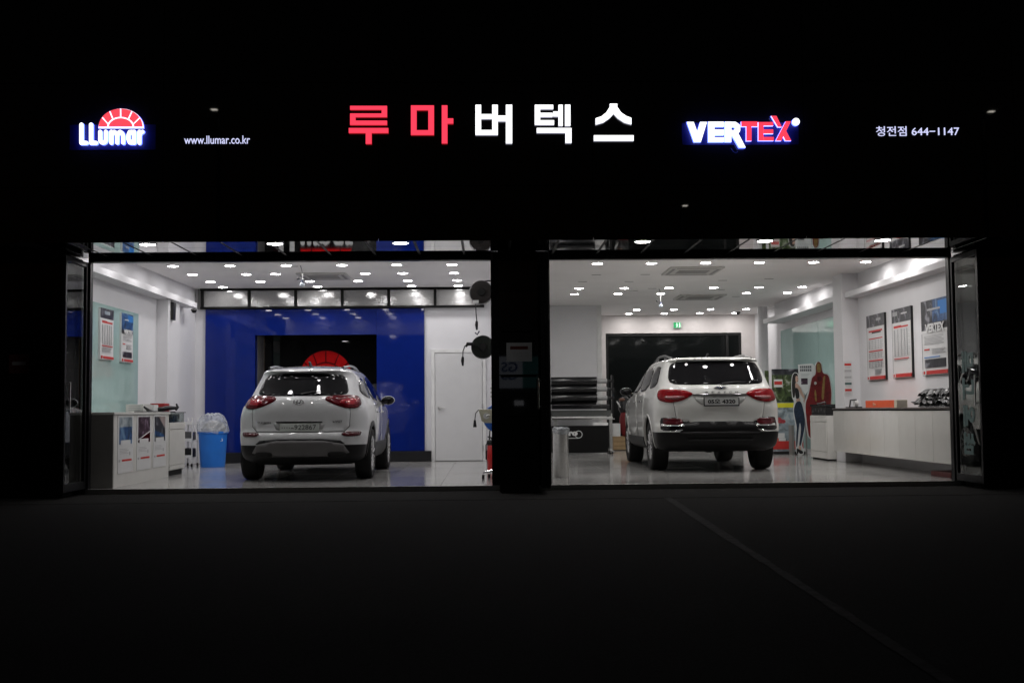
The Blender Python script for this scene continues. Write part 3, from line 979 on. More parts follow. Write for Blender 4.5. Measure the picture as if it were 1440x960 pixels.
def side_mirror(car, x, y, z, s_, shell):
    o = org(car)
    sm = sub('side_mirror', car)
    c = (o.x + x * s_, o.y + y, o.z + z)
    MB().ball(c, .1, 16, 0, (1.05, .62, .72)).build('shell', shell, sm, smooth=True)
    MB().ball((c[0], c[1] - .024, c[2]), .1, 16, 0, (.99, .48, .67)).build('mirror_glass', GLASS_DARK, sm, smooth=True)
    MB().tube([(c[0] - .07 * s_, c[1] + .02, c[2] - .05), (c[0] - .2 * s_, c[1] + .05, c[2] - .07)], [.035, .03], 8).build('arm', BLACK_PLASTIC, sm, smooth=True)

def finish_body(car, me, name):
    o = bpy.data.objects.new(name, me)
    me.name = name
    me.polygons.foreach_set('use_smooth', [True] * len(me.polygons))
    me.set_sharp_from_angle(angle=R(40))
    COL.objects.link(o); o.parent = car; ORG[o.name] = org(car)
    return o

def zrows(a, b, n, extra=()):
    z = list(np.linspace(a, b, n)) + list(extra)
    return sorted(set(round(v, 4) for v in z))

# ------------------------------------------------------------------ rounded white crossover, left bay
T = thing('parked_car', 'rounded white crossover with dark red tail lamps parked before the blue wall', 'car', (-2.535, 15.87, 0))
TB = Body(
    yr=[(.22, .30), (.28, .14), (.36, .05), (.46, .01), (.54, 0), (.62, .0), (.665, .035), (.70, .055), (.82, .06), (.96, .05), (1.08, .07), (1.15, .115), (1.22, .19), (1.34, .32), (1.45, .42), (1.475, .40), (1.495, .375), (1.515, .40), (1.535, .50), (1.56, .70), (1.59, 1.05), (1.615, 1.45), (1.625, 1.75)],
    w=[(.22, .70), (.28, .83), (.36, .875), (.5, .89), (.7, .905), (.85, .91), (.97, .90), (1.06, .875), (1.15, .835), (1.3, .775), (1.44, .705), (1.50, .665), (1.54, .61), (1.57, .52), (1.60, .38), (1.625, .10)],
    yf=[(.22, 4.15), (.4, 4.42), (.6, 4.48), (.8, 4.44), (.94, 4.32), (1.0, 4.08), (1.04, 3.72), (1.10, 3.48), (1.2, 3.26), (1.4, 2.86), (1.52, 2.58), (1.57, 2.42), (1.60, 2.22), (1.625, 1.95)],
    tap=[(.22, .05), (.8, .04), (1.0, .07), (1.12, .15), (1.3, .19), (1.5, .17), (1.625, .1)],
    rc=[(.22, .40), (.6, .42), (1.0, .50), (1.2, .55), (1.5, .45), (1.625, .2)], L=4.48, n=3.0, bow=.07)
mb = TB.mesh(zrows(.22, 1.625, 40, (.495, .66, .67, 1.47, 1.50, 1.515, 1.535, 1.60, 1.615)))
for i, f in enumerate(mb.f):
    if max(mb.v[k][2] for k in f) < .4951: mb.m[i] = 2
o0 = org(T)
mb.v = [tuple(v) for v in mb.v]
me = cut_arches(mb, [CAR_WHITE, BLACK_MATTE, CLAD], [(.90, .36), (3.57, .36)], .385, .50)
finish_body(T, me, 'body')
P = lambda *a, **k: patch(T, TB, *a, **k)
P('x', [(-.655, .668), (-.35, .664), (.35, .664), (.655, .668), (.672, 1.0), (.60, 1.155), (.3, 1.158), (-.3, 1.158), (-.60, 1.155), (-.672, 1.0)], 'shut_line', BLACK_MATTE, off=.0012, thick=.01, rnd=1)
tg = P('x', [(-.648, .674), (-.35, .671), (.35, .671), (.648, .674), (.664, 1.0), (.594, 1.149), (.3, 1.152), (-.3, 1.152), (-.594, 1.149), (-.664, 1.0)], 'tailgate', CAR_WHITE, off=.0035, thick=.006, rnd=1)
P('x', [(-.56, 1.165), (0, 1.158), (.56, 1.165), (.635, 1.205), (.615, 1.31), (.545, 1.445), (.40, 1.468), (0, 1.475), (-.40, 1.468), (-.545, 1.445), (-.615, 1.31), (-.635, 1.205)], 'rear_window', GLASS_DARK, off=.006, rnd=2)
sp = P('x', [(-.50, 1.492), (.50, 1.492), (.47, 1.522), (-.47, 1.522)], 'spoiler', CAR_WHITE, off=.012, thick=.03, rnd=2)
lampR = [(.325, 1.118), (.36, 1.148), (.62, 1.163), (.83, 1.155), (.885, 1.115), (.86, 1.04), (.75, .985), (.62, .982), (.46, 1.035), (.35, 1.088)]
for q in (lampR, mirror(lampR)):
    tl = P('x', q, 'tail_lamp', RED_LENS, off=.012, thick=.02, rnd=1)
    s_ = 1 if q[0][0] > 0 and max(a for a, b in q) > .5 else -1
    inner = [(s_ * x, z) for x, z in [(.50, 1.06), (.56, 1.11), (.80, 1.115), (.84, 1.085), (.74, 1.03), (.62, 1.015)]]
    if s_ < 0: inner = inner[::-1]
    P('x', inner, 'inner_lens', mat('deep red glow lens', (.26, .012, .02), .1, var=.3, vscale=60), parent=tl, off=.0145, thick=.006, rnd=2)
ref = [(.545, .643), (.60, .668), (.80, .672), (.83, .655), (.80, .612), (.60, .606)]
for q in (ref, mirror(ref)): P('x', q, 'reflector', RED_DARK, off=.008, thick=.02, rnd=1)
P('x', [(-.63, .485), (-.52, .578), (.52, .578), (.63, .485)], 'lower_bumper', CLAD, off=.004, thick=.02, rnd=1)
sk = P('x', [(-.545, .555), (.545, .555), (.685, .345), (-.685, .345)], 'skid_plate', SKID, off=.012, thick=.02, rnd=1)
for x in (-.49, .49):
    P('x', [(x - .12, .41), (x + .12, .41), (x + .12, .335), (x - .12, .335)], 'exhaust_opening', BLACK_MATTE, off=.018, thick=.02, rnd=2)
# plate recess with its shade put into a darker paint, garnish, plate, badges
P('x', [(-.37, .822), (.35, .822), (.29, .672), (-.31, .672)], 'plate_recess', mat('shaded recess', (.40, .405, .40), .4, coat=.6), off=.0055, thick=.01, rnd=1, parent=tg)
P('x', [(-.33, .818), (.31, .818), (.29, .793), (-.31, .793)], 'handle_garnish', BLACK_PLASTIC, off=.016, thick=.02, rnd=1, parent=tg)
pl = box('number_plate', PLATE_G, T, o0.x - .265, o0.x + .26, o0.y + .035, o0.y + .047, .682, .787)
text('plate_number', '922867', .1, INK, pl, (o0.x + .075, o0.y + .034, .735), depth=.002, bold=.0, width=.29, height=.064)
text('plate_number', '· · · · –', .1, INK, pl, (o0.x - .16, o0.y + .034, .728), depth=.002, bold=.005, width=.16)
ring = MB()
def tor(cx, cz, rx, rz, y, tr=.006, n=28):
    return [(cx + rx * math.cos(2 * math.pi * k / n), y, cz + rz * math.sin(2 * math.pi * k / n)) for k in range(n + 1)]
ye = o0.y + TB.at('x', 0, 1.075).y - .012
ring.tube(tor(o0.x - .02, 1.075, .066, .034, ye), .0065, 6, cap=False)
ring.tube([(o0.x - .052, ye, 1.05), (o0.x - .032, ye, 1.10)], .006, 6)
ring.tube([(o0.x - .008, ye, 1.05), (o0.x + .012, ye, 1.10)], .006, 6)
ring.tube([(o0.x - .042, ye, 1.073), (o0.x + .002, ye, 1.078)], .006, 6)
ring.build('emblem', CHROME, T, smooth=True)
text('model_lettering', 'TUCSON', .04, GREY_PLASTIC, T, (o0.x - .49, o0.y + TB.at('x', -.49, .80).y - .010, .80), right=(1, -.16, 0), depth=.005, bold=.0008, width=.19, height=.026)
text('model_lettering', 'e-VGT', .04, GREY_PLASTIC, T, (o0.x + .50, o0.y + TB.at('x', .50, .81).y - .010, .81), right=(1, .16, 0), depth=.005, bold=.0008, width=.13, height=.028)
wp_ = MB(); yy = lambda z: o0.y + TB.at('x', 0, z).y
wp_.tube([(o0.x + .0, yy(1.185) - .022, 1.185), (o0.x + .16, yy(1.215) - .02, 1.215), (o0.x + .30, yy(1.205) - .015, 1.205)], [.014, .010, .006], 6)
wp_.build('wiper', BLACK_PLASTIC, T, smooth=True)
for s_ in (-1, 1):
    for (q, nm) in (([(.66, 1.20), (1.02, 1.14), (1.30, 1.13), (1.28, 1.40), (1.10, 1.43), (.80, 1.33)], 'quarter_window'), ([(1.37, 1.12), (2.10, 1.09), (2.10, 1.46), (1.38, 1.44)], 'side_window'), ([(2.17, 1.09), (3.12, 1.08), (2.98, 1.17), (2.56, 1.42), (2.17, 1.46)], 'side_window')):
        P('y', q, nm, GLASS_DARK, off=.006, sgn=s_, rnd=1, grid=.07)
    for (y0, y1, q) in ((1.30, 2.12, [(1.36, .98), (1.30, .80), (1.42, .50), (2.12, .48), (2.12, 1.05), (1.34, 1.08)]), (2.15, 3.15, [(2.15, .48), (3.05, .48), (3.12, .75), (3.14, 1.03), (2.15, 1.05)])):
        dd = P('y', q, 'door', CAR_WHITE, off=.004, thick=.008, sgn=s_, rnd=1, grid=.08)
        P('y', [(y0 + .12, .945), (y0 + .30, .945), (y0 + .30, .92), (y0 + .12, .92)], 'handle', CAR_WHITE, parent=dd, off=.03, thick=.03, sgn=s_, rnd=1)
    for ya in (.90, 3.57):
        a = [(ya + .455 * math.cos(R(t)), .36 + .455 * math.sin(R(t))) for t in range(-8, 189, 12)]
        b = [(ya + .382 * math.cos(R(t)), .36 + .382 * math.sin(R(t))) for t in range(188, -9, -12)]
        P('y', a + b, 'arch_trim', CLAD, off=.010, thick=.03, sgn=s_, rnd=0, grid=.06)
    P('y', [(1.33, .50), (3.14, .50), (3.14, .27), (1.33, .27)], 'sill_trim', CLAD, off=.008, thick=.02, sgn=s_, rnd=0, grid=.08)
    rr = []
    for k in range(11):
        y = .62 + 2.0 * k / 10
        e = min(1, 3.2 * min(k, 10 - k) / 10)
        L_, im = TB.line(1.565)
        rr.append((o0.x + s_ * (.545 - .03 * abs(k - 5) / 5), o0.y + y, 1.568 + .036 * e - .012 * abs(k - 4) / 5))
    MB().tube(rr, .016, 8).build('roof_rail', STEEL, T, smooth=True)
    side_mirror(T, .965, 2.72, 1.115, s_, CAR_WHITE)
f2 = MB().prism([(.95, 1.585), (1.12, 1.60), (.93, 1.66), (.90, 1.65)], -.012, .012, "x")
f2.v = [(x + o0.x, y + o0.y, z) for x, y, z in f2.v]
f2.build("roof_fin", BLACK_PLASTIC, T)
for x in (-.79, .79):
    for y in (.90, 3.57): make_wheel(T, x, y, .352, .235, 1 if x > 0 else -1, .245, 5)

# ------------------------------------------------------------------ tall white SUV, right bay
X = thing('parked_car', 'boxy white SUV with bright red tail lamps and plate 05오 4320 in the right bay', 'car', (3.44, 17.28, 0))
XB = Body(
    yr=[(.30, .26), (.36, .12), (.44, .05), (.55, .01), (.66, 0), (.70, .01), (.735, .05), (.80, .055), (.95, .045), (1.08, .055), (1.16, .075), (1.24, .11), (1.30, .16), (1.45, .27), (1.60, .37), (1.655, .395), (1.675, .36), (1.695, .37), (1.71, .46), (1.73, .80), (1.745, 1.3), (1.755, 1.7)],
    w=[(.30, .78), (.36, .91), (.5, .945), (.7, .96), (.95, .965), (1.08, .955), (1.18, .93), (1.28, .885), (1.45, .825), (1.6, .765), (1.66, .735), (1.70, .68), (1.72, .60), (1.74, .42), (1.755, .12)],
    yf=[(.30, 4.5), (.5, 4.8), (.8, 4.85), (1.0, 4.76), (1.08, 4.5), (1.13, 4.0), (1.18, 3.75), (1.3, 3.5), (1.5, 3.1), (1.62, 2.86), (1.69, 2.66), (1.72, 2.46), (1.74, 2.2), (1.755, 1.9)],
    tap=[(.30, .04), (.9, .03), (1.1, .05), (1.3, .08), (1.6, .08), (1.755, .05)],
    rc=[(.30, .32), (.7, .36), (1.1, .42), (1.3, .40), (1.6, .34), (1.755, .2)], L=4.85, n=3.4, bow=.06)
mb = XB.mesh(zrows(.30, 1.755, 40, (.595, .72, .735, 1.655, 1.675, 1.695, 1.71, 1.73, 1.745)))
for i, f in enumerate(mb.f):
    if max(mb.v[k][2] for k in f) < .5951 and (min(mb.v[k][1] for k in f) < .62 or max(mb.v[k][2] for k in f) < .45): mb.m[i] = 2
me = cut_arches(mb, [CAR_PEARL, BLACK_MATTE, CLAD], [(1.0, .40), (3.865, .40)], .43, .50)
finish_body(X, me, 'body')
o0 = org(X)
P = lambda *a, **k: patch(X, XB, *a, **k)
gate = [(-.64, .79), (-.58, .725), (.58, .725), (.64, .79), (.675, 1.03), (.69, 1.20), (.55, 1.292), (-.55, 1.292), (-.69, 1.20), (-.675, 1.03)]
P('x', [(x * 1.010, .726 + (z - .726) * 1.008 - .006) for x, z in gate], 'shut_line', BLACK_MATTE, off=.0012, thick=.01, rnd=1)
tg = P('x', gate, 'tailgate', CAR_PEARL, off=.0035, thick=.006, rnd=1)
P('x', [(-.62, 1.298), (0, 1.292), (.62, 1.298), (.715, 1.345), (.70, 1.50), (.645, 1.63), (.50, 1.652), (0, 1.660), (-.50, 1.652), (-.645, 1.63), (-.70, 1.50), (-.715, 1.345)], 'rear_window', GLASS_DARK, off=.006, rnd=2)
P('x', [(-.58, 1.672), (.58, 1.672), (.55, 1.702), (-.55, 1.702)], 'spoiler', CAR_PEARL, off=.012, thick=.03, rnd=2)
lamp = [(.385, 1.158), (.45, 1.195), (.62, 1.228), (.84, 1.232), (.925, 1.205), (.945, 1.15), (.90, 1.07), (.74, 1.025), (.58, 1.05), (.46, 1.105)]
inner = [(.50, 1.12), (.60, 1.13), (.80, 1.125), (.78, 1.085), (.66, 1.072), (.57, 1.088)]
for s_ in (1, -1):
    q = lamp if s_ > 0 else mirror(lamp)
    tl = P('x', q, 'tail_lamp', RED_LENS2, off=.013, thick=.02, rnd=1)
    P('x', inner if s_ > 0 else mirror(inner), 'inner_lens', PINK_LENS, parent=tl, off=.0155, thick=.006, rnd=2)
    rec = [(.50, .805), (.80, .815), (.87, .80), (.88, .60), (.52, .62)]
    r2 = [(.555, .80), (.79, .806), (.83, .79), (.83, .70), (.545, .70)]
    rs = P('x', rec if s_ > 0 else mirror(rec), 'reflector_recess', BLACK_GLOSS, off=.003, thick=.01, rnd=1)
    P('x', r2 if s_ > 0 else mirror(r2), 'reflector', RED_DARK, off=.009, thick=.012, rnd=1, parent=rs)
    P('x', [(s_ * .53, .694), (s_ * .86, .694), (s_ * .86, .682), (s_ * .53, .682)][::s_], 'chrome_strip', CHROME, off=.013, thick=.012, rnd=0, parent=rs)
    P('x', [(s_ * .56, .635), (s_ * .72, .612), (s_ * .88, .625), (s_ * .88, .617), (s_ * .72, .603), (s_ * .56, .622)][::s_], 'chrome_strip', CHROME, off=.013, thick=.012, rnd=0, parent=rs)
lb = P('x', [(-.62, .56), (-.56, .67), (-.53, .752), (.53, .752), (.56, .67), (.62, .56)], 'lower_bumper', CLAD, off=.007, thick=.02, rnd=1)
P('x', [(-.62, .60), (.62, .60), (.55, .572), (-.55, .572)], 'bumper_ridge', BLACK_PLASTIC, off=.022, thick=.03, rnd=1, parent=lb)
P('x', [(-.50, .50), (.50, .50), (.46, .47), (-.46, .47)], 'bumper_ridge', BLACK_PLASTIC, off=.022, thick=.03, rnd=1, parent=lb)
P('x', [(-.40, 1.152), (.40, 1.152), (.40, 1.132), (-.40, 1.132)], 'chrome_bar', mat('dark chrome', (.16, .16, .165), .12, metal=1.0), off=.018, thick=.02, rnd=0, parent=tg)
P('x', [(-.40, 1.125), (.42, 1.125), (.34, 1.03), (.27, .99), (-.26, .99), (-.33, 1.03)], 'plate_recess', mat('shaded pearl recess', (.40, .405, .39), .4, coat=.6), off=.0055, thick=.01, rnd=1, parent=tg)  # darker pearl patch carries the shade of the recess in its colour
fy = o0.y + XB.at('x', 0, 1.04).y
pl = sub('number_plate', X)
box('plate_frame', BLACK_PLASTIC, pl, o0.x - .245, o0.x + .285, fy - .022, fy - .008, .975, 1.105, bevel=.004)
box('plate', PLATE_W, pl, o0.x - .230, o0.x + .270, fy - .026, fy - .0225, .992, 1.098)
text('plate_number', '05오 4320', .1, INK, pl, (o0.x + .02, fy - .0265, 1.045), depth=.002, bold=.004, width=.41, height=.066)
for k, ch in enumerate('REXTON'):
    x = -.205 + k * .088
    text('model_lettering', ch, .05, mat('dark steel', (.25, .25, .25), .3, metal=1.0), X, (o0.x + x + .02, o0.y + XB.at('x', x, 1.18).y - .012, 1.18), depth=.006, bold=.001, height=.026, width=.042)
em = MB()
yb = o0.y + XB.at('x', .02, 1.245).y - .016
ex = o0.x + .02
em.prism([(ex - .09, 1.262), (ex - .03, 1.245), (ex - .02, 1.225), (ex + .02, 1.225), (ex + .03, 1.245), (ex + .09, 1.262), (ex + .03, 1.262), (ex + .022, 1.256), (ex, 1.262), (ex - .022, 1.256), (ex - .03, 1.262)], yb - .006, yb + .02, 'y')
em.ball((ex, yb - .006, 1.243), .017, 10, 1, (1.1, .4, 1))
em.build('emblem', [mat('navy emblem', (.03, .06, .16), .2, coat=1.0), CHROME], X)
MB().tube([(o0.x + .05, o0.y + XB.at('x', 0, 1.31).y - .022, 1.31), (o0.x + .25, o0.y + XB.at('x', .25, 1.335).y - .018, 1.335), (o0.x + .42, o0.y + XB.at('x', .42, 1.325).y - .016, 1.325)], [.014, .010, .006], 6).build('wiper', BLACK_PLASTIC, X, smooth=True)
for s_ in (-1, 1):
    for (q, nm) in (([(.63, 1.29), (1.28, 1.25), (1.28, 1.60), (.82, 1.60), (.74, 1.50)], 'quarter_window'), ([(1.35, 1.24), (2.20, 1.22), (2.20, 1.62), (1.35, 1.60)], 'side_window'), ([(2.27, 1.22), (3.32, 1.21), (3.22, 1.30), (2.76, 1.58), (2.27, 1.62)], 'side_window')):
        P('y', q, nm, GLASS_DARK, off=.006, sgn=s_, rnd=1, grid=.07)
    for (y0, q) in ((1.40, [(1.42, 1.0), (1.44, .72), (1.56, .46), (2.22, .45), (2.22, 1.19), (1.38, 1.22)]), (2.25, [(2.25, .45), (3.36, .45), (3.38, .8), (3.36, 1.17), (2.25, 1.19)])):
        dd = P('y', q, 'door', CAR_PEARL, off=.004, thick=.008, sgn=s_, rnd=1, grid=.08)
        P('y', [(y0 + .10, 1.075), (y0 + .30, 1.075), (y0 + .30, 1.045), (y0 + .10, 1.045)], 'handle', CHROME, parent=dd, off=.032, thick=.03, sgn=s_, rnd=1)
    P('y', [(1.46, .50), (3.40, .50), (3.40, .33), (1.46, .33)], 'sill_trim', CLAD, off=.02, thick=.03, sgn=s_, rnd=0, grid=.08)
    for ya in (1.0, 3.865):
        a = [(ya + .470 * math.cos(R(t)), .40 + .470 * math.sin(R(t))) for t in range(-6, 187, 12)]
        b = [(ya + .428 * math.cos(R(t)), .40 + .428 * math.sin(R(t))) for t in range(186, -7, -12)]
        P('y', a + b, 'arch_trim', CAR_PEARL, off=.009, thick=.03, sgn=s_, rnd=0, grid=.06)
    rr = []
    for k in range(11):
        y = .62 + 2.0 * k / 10
        e = min(1, 3.0 * min(k, 10 - k) / 10)
        rr.append((o0.x + s_ * (.635 - .03 * abs(k - 5) / 5), o0.y + y, 1.705 + .075 * e))
    rl = MB().tube(rr, .018, 8); rl.tube([rr[3], (rr[3][0], rr[3][1], 1.70)], .02, 6); rl.tube([rr[7], (rr[7][0], rr[7][1], 1.70)], .02, 6)
    rl.build('roof_rail', mat('dark grey rail', (.10, .10, .10), .3, coat=.5), X, smooth=True)
    side_mirror(X, 1.045, 3.0, 1.245, s_, BLACK_GLOSS)
f2 = MB().prism([(.98, 1.725), (1.15, 1.735), (.96, 1.80), (.93, 1.79)], -.012, .012, 'x')
f2.v = [(x + o0.x, y + o0.y, z) for x, y, z in f2.v]
f2.build('roof_fin', BLACK_PLASTIC, X)
for x in (-.80, .80):
    for y in (1.0, 3.865): make_wheel(X, x, y, .385, .255, 1 if x > 0 else -1, .235, 6)
tp = MB().tube([(o0.x - .45, o0.y + .4, .40), (o0.x + .45, o0.y + .4, .40)], .07, 10)
tp.build('silencer', GREY_PLASTIC, X, smooth=True)
bm_ = MB().tube([(o0.x - .66, o0.y + 1.0, .385), (o0.x + .66, o0.y + 1.0, .385)], .05, 8); bm_.ball((o0.x, o0.y + 1.0, .385), .13, 10)
bm_.build('rear_axle', BLACK_MATTE, X, smooth=True)
# ================================================================== things in the left bay
def board(name, label, xw, sgn, ya, yb, z0, z1, th, edge, items, group=None, cat='poster'):
    """framed print on a side wall: sgn = direction it faces along x; items = (u0,u1,v0,v1,material), u from the reader's left, v from the top"""
    xf = xw + sgn * th
    t = thing(name, label, cat, (xw, (ya + yb) / 2, z0), group)
    box('panel', edge, t, min(xw + sgn * .001, xf), max(xw + sgn * .001, xf), ya, yb, z0, z1)
    def pos(u, v):
        y = (yb - (yb - ya) * u) if sgn < 0 else (ya + (yb - ya) * u)
        return y, z1 - (z1 - z0) * v
    byM = {}
    for k, (u0, u1, v0, v1, m) in enumerate(items):
        (a, za), (b, zb) = pos(u0, v0), pos(u1, v1)
        byM.setdefault(m.name, (m, MB()))[1].box(min(xf, xf + sgn * (.0015 + .0004 * k)), max(xf, xf + sgn * (.0015 + .0004 * k)), min(a, b), max(a, b), zb, za)
    for m, g in byM.values(): g.build('print', m, t)
    return t, pos, xf
def lines(u0, u1, v0, v1, n, m, h=.006):
    return [(u0, u1 - (.08 if k % 3 == 2 else 0), v0 + (v1 - v0) * k / max(1, n - 1), v0 + (v1 - v0) * k / max(1, n - 1) + h, m) for k in range(n)]
base_w = [(.02, .98, .005, .995, PAPER)]
foot = [(.02, .98, .935, .985, INK_R), (.03, .17, .925, .99, PAPER), (.06, .13, .94, .98, INK_R)]
tbl = lambda v0, v1, n: lines(.12, .92, v0, v1, n, INK_G, .004) + [(u, u + .006, v0, v1, INK_G) for u in (.32, .5, .66, .8)] + [(.12, .16, v0, v1, INK_G)]
GP = 'printed boards on the right wall'
P1 = base_w + [(.0, 1, 0, .185, PHOTO_D), (.55, .8, .06, .10, INK_G), (.12, .88, .235, .262, INK_R), (.3, .8, .262, .283, INK), (.12, .88, .355, .372, INK_R)] + tbl(.385, .52, 6) + [(.12, .88, .545, .562, INK_R)] + tbl(.575, .66, 4) + [(.12, .88, .690, .707, INK_R)] + tbl(.72, .80, 4) + lines(.45, .8, .83, .90, 6, INK_G) + foot
board('wall_poster', 'dark topped price board with four red headings above the orange carton on the cabinet', 6.45, -1, 18.77, 19.66, 1.38, 2.47, .035, INK, P1, GP)
P2 = base_w + [(.0, 1, 0, .20, PHOTO_D), (.05, .30, .04, .10, INK_G), (.5, .8, .07, .09, PAPER), (.10, .85, .255, .278, INK_R), (.1, .5, .245, .255, INK_R)] + tbl(.30, .68, 14) + [(.10, .86, .715, .727, INK_R), (.10, .8, .735, .743, INK_G)] + foot
board('wall_poster', 'middle board of three on the right wall, dark photo top over one long grey table', 6.45, -1, 17.58, 18.42, 1.385, 2.47, .035, INK, P2, GP)
P3 = base_w + [(.0, 1, 0, .42, PHOTO_D), (.45, 1, .0, .30, PHOTO_B), (.66, 1, .03, .14, INK_B), (.74, 1, .14, .21, INK_B), (.25, .75, .115, .14, INK_G), (.0, 1, .40, .44, PAPER)] + lines(.10, .85, .47, .58, 7, INK_G, .007) + [(.1, .3, .645, .665, INK_R)] + lines(.4, .9, .65, .71, 5, INK_G) + [(.1, .7, .755, .765, INK_B), (.12, .92, .785, .90, PHOTO_D)] + foot
t3, pos, xf = board('wall_poster', 'blue and black VERTEX board nearest the door on the right wall', 6.45, -1, 16.18, 17.16, 1.39, 2.48, .035, INK, P3, GP)
text('lettering', 'VERTEX', .2, PAPER, t3, (xf - .016, 16.62, 2.48 - 1.09 * .375), right=(0, -1, 0), depth=.002, bold=.01, width=.72, height=.13)
GP2 = 'printed boards on the green glass'
PA = base_w + [(.0, 1, 0, .20, PHOTO_D), (.3, .7, .05, .12, PHOTO_S), (.12, .9, .255, .29, INK_R), (.12, .5, .243, .255, INK_R)] + tbl(.32, .70, 11) + [(.12, .9, .725, .745, INK_R)] + lines(.12, .8, .77, .84, 4, INK_G) + [(.24, .98, .935, .98, INK_R), (.05, .14, .93, .985, INK_R)]
board('wall_poster', 'narrow price board with grey photo top, left of the two on green glass', -5.474, 1, 16.60, 17.18, 1.71, 2.44, .03, PAPER, PA, GP2)
PB = base_w + [(.0, 1, 0, .34, PHOTO_B), (.55, 1, .03, .16, INK_B), (.0, 1, .34, .42, PHOTO_D), (.25, .6, .12, .14, PAPER)] + lines(.1, .85, .47, .55, 5, INK_G, .008) + [(.1, .3, .62, .64, INK_R)] + lines(.4, .85, .63, .72, 6, INK_G) + [(.1, .88, .785, .90, PHOTO_D), (.24, .98, .935, .98, INK_R), (.05, .14, .93, .985, INK_R)]
tB, pos, xf = board('wall_poster', 'narrow board with blue car photo top, right of the two on green glass', -5.474, 1, 17.56, 18.12, 1.71, 2.445, .03, PAPER, PB, GP2)
text('lettering', 'VERTEX', .1, PAPER, tB, (xf + .018, 17.84, 2.445 - .735 * .38), right=(0, 1, 0), depth=.002, bold=.006, width=.44, height=.075)

ct = thing('display_counter', 'white display counter with grey end and three car posters on its front', 'counter', (-5.1, 16.3, 0))
m = MB(); m.box(-5.46, -4.75, 15.04, 17.62, .0, .925); m.build('body', WHITE_LAM, ct)
box('worktop', WHITE_LAM, ct, -5.465, -4.73, 15.0, 17.63, .926, .958, bevel=.003)
box('end_panel', GREY_LAM, ct, -5.465, -4.745, 15.002, 15.038, 0, .925)
for k, (ya, yb, ph) in enumerate(((15.20, 15.85, PHOTO_B), (16.02, 16.68, PHOTO_R), (16.80, 17.46, PHOTO_D))):
    pp = box('poster', PAPER, ct, -4.749, -4.744, ya, yb, .17, .915)
    pp['label'] = ('blue poster', 'dark red poster', 'brown and blue poster')[k]
    def fr(u0, u1, v0, v1, mm, off):
        box('print', mm, pp, -4.744, -4.7435 + off, ya + (yb - ya) * u0, ya + (yb - ya) * u1, .915 - .745 * v1, .915 - .745 * v0)
    fr(.08, .92, .03, .50, ph, .001)
    if k == 0: fr(.08, .92, .03, .20, PHOTO_S, .0016)
    if k == 1:
        MB().prism([(ya + .05, .575), (yb - .05, .68), (yb - .05, .55), (ya + .05, .55)], -4.7425, -4.7415, 'x').build('print', RED_DARK, pp)
        MB().prism([(ya + .05, .590), (yb - .05, .70), (yb - .05, .685), (ya + .05, .577)], -4.7425, -4.7413, 'x').build('print', PAPER, pp)
    if k == 2:
        MB().prism([(ya + .25, .89), (yb - .05, .89), (yb - .05, .72)], -4.7425, -4.7415, 'x').build('print', mat('dusky print', (.30, .24, .23), .4, var=.3), pp)
        MB().prism([(ya + .06, .62), (ya + .06, .70), (yb - .2, .65), (yb - .05, .60)], -4.7425, -4.7415, 'x').build('print', PHOTO_B, pp)
    fr(.17, .80, .43, .52, PAPER, .003)
    for q in range(4): fr(.12, .6 + .1 * (q % 2), .58 + q * .025, .588 + q * .025, INK_G, .001)
    fr(.75, .81, .64, .70, INK_G, .001)
    fr(.26, .90, .765, .80, INK_R, .001); fr(.06, .16, .765, .805, INK_G, .001)
cc = thing('drawer_cabinet', 'white cabinet with a glass showcase top at the far end of the display counter', 'cabinet', (-5.1, 18.1, 0))
box('body', WHITE_LAM, cc, -5.28, -4.765, 17.66, 18.58, .085, .80)
box('kick', BLACK_MATTE, cc, -5.26, -4.79, 17.70, 18.54, 0, .084)
box('drawer', WHITE_LAM, cc, -4.764, -4.748, 17.68, 18.56, .70, .795, bevel=.003)
box('door_front', WHITE_LAM, cc, -4.764, -4.748, 17.68, 18.56, .165, .69, bevel=.003)
box('drawer', WHITE_LAM, cc, -4.764, -4.748, 17.68, 18.56, .095, .155, bevel=.003)
m = MB()
m.box(-4.775, -4.770, 17.67, 18.57, .801, .945); m.box(-5.27, -4.776, 17.67, 17.675, .801, .945); m.box(-5.27, -4.776, 18.565, 18.57, .801, .945)
m.build('showcase_glass', GLASS, cc)
m = MB(); m.box(-5.26, -4.83, 17.74, 18.5, .803, .93)
m.build('showcase_content', PHOTO_S, cc)
m = MB(); m.box(-4.829, -4.815, 17.78, 18.05, .803, .87); m.box(-4.829, -4.815, 18.12, 18.3, .803, .90)
m.build('showcase_content', PHOTO_B, cc)
box('top_board', BLACK_PLASTIC, cc, -5.28, -4.745, 17.64, 18.59, .946, .958)
def carton(label, x0, x1, y0, y1, z0, h, ms, group=None):
    t = thing('carton', label, 'box', ((x0 + x1) / 2, (y0 + y1) / 2, z0), group)
    for (m_, a, b) in ms:
        box('carton_side' if len(ms) > 1 else 'carton_body', m_, t, x0, x1, y0 + (y1 - y0) * a, y0 + (y1 - y0) * b, z0, z0 + h, bevel=.003)
    return t
c1 = carton('white printed carton on the display counter beside the green glass', -5.20, -4.95, 17.0, 17.42, .959, .115, [(WHITE_LAM, 0, 1)])
for q in range(3): box('print', INK_G, c1, -5.16, -4.99, 16.998, 16.9995, .985 + q * .028, .993 + q * .028)
carton('red carton behind the black heat gun on the far counter', -5.20, -4.98, 18.22, 18.50, .959, .135, [(RED_PAINT, 0, 1)])
c1 = carton('small white carton with a printed mark, between white and red cartons', -5.20, -5.02, 17.80, 18.02, .959, .11, [(WHITE_PLASTIC, 0, 1)])
box('print', INK, c1, -5.10, -5.07, 17.798, 17.7995, .985, 1.03)
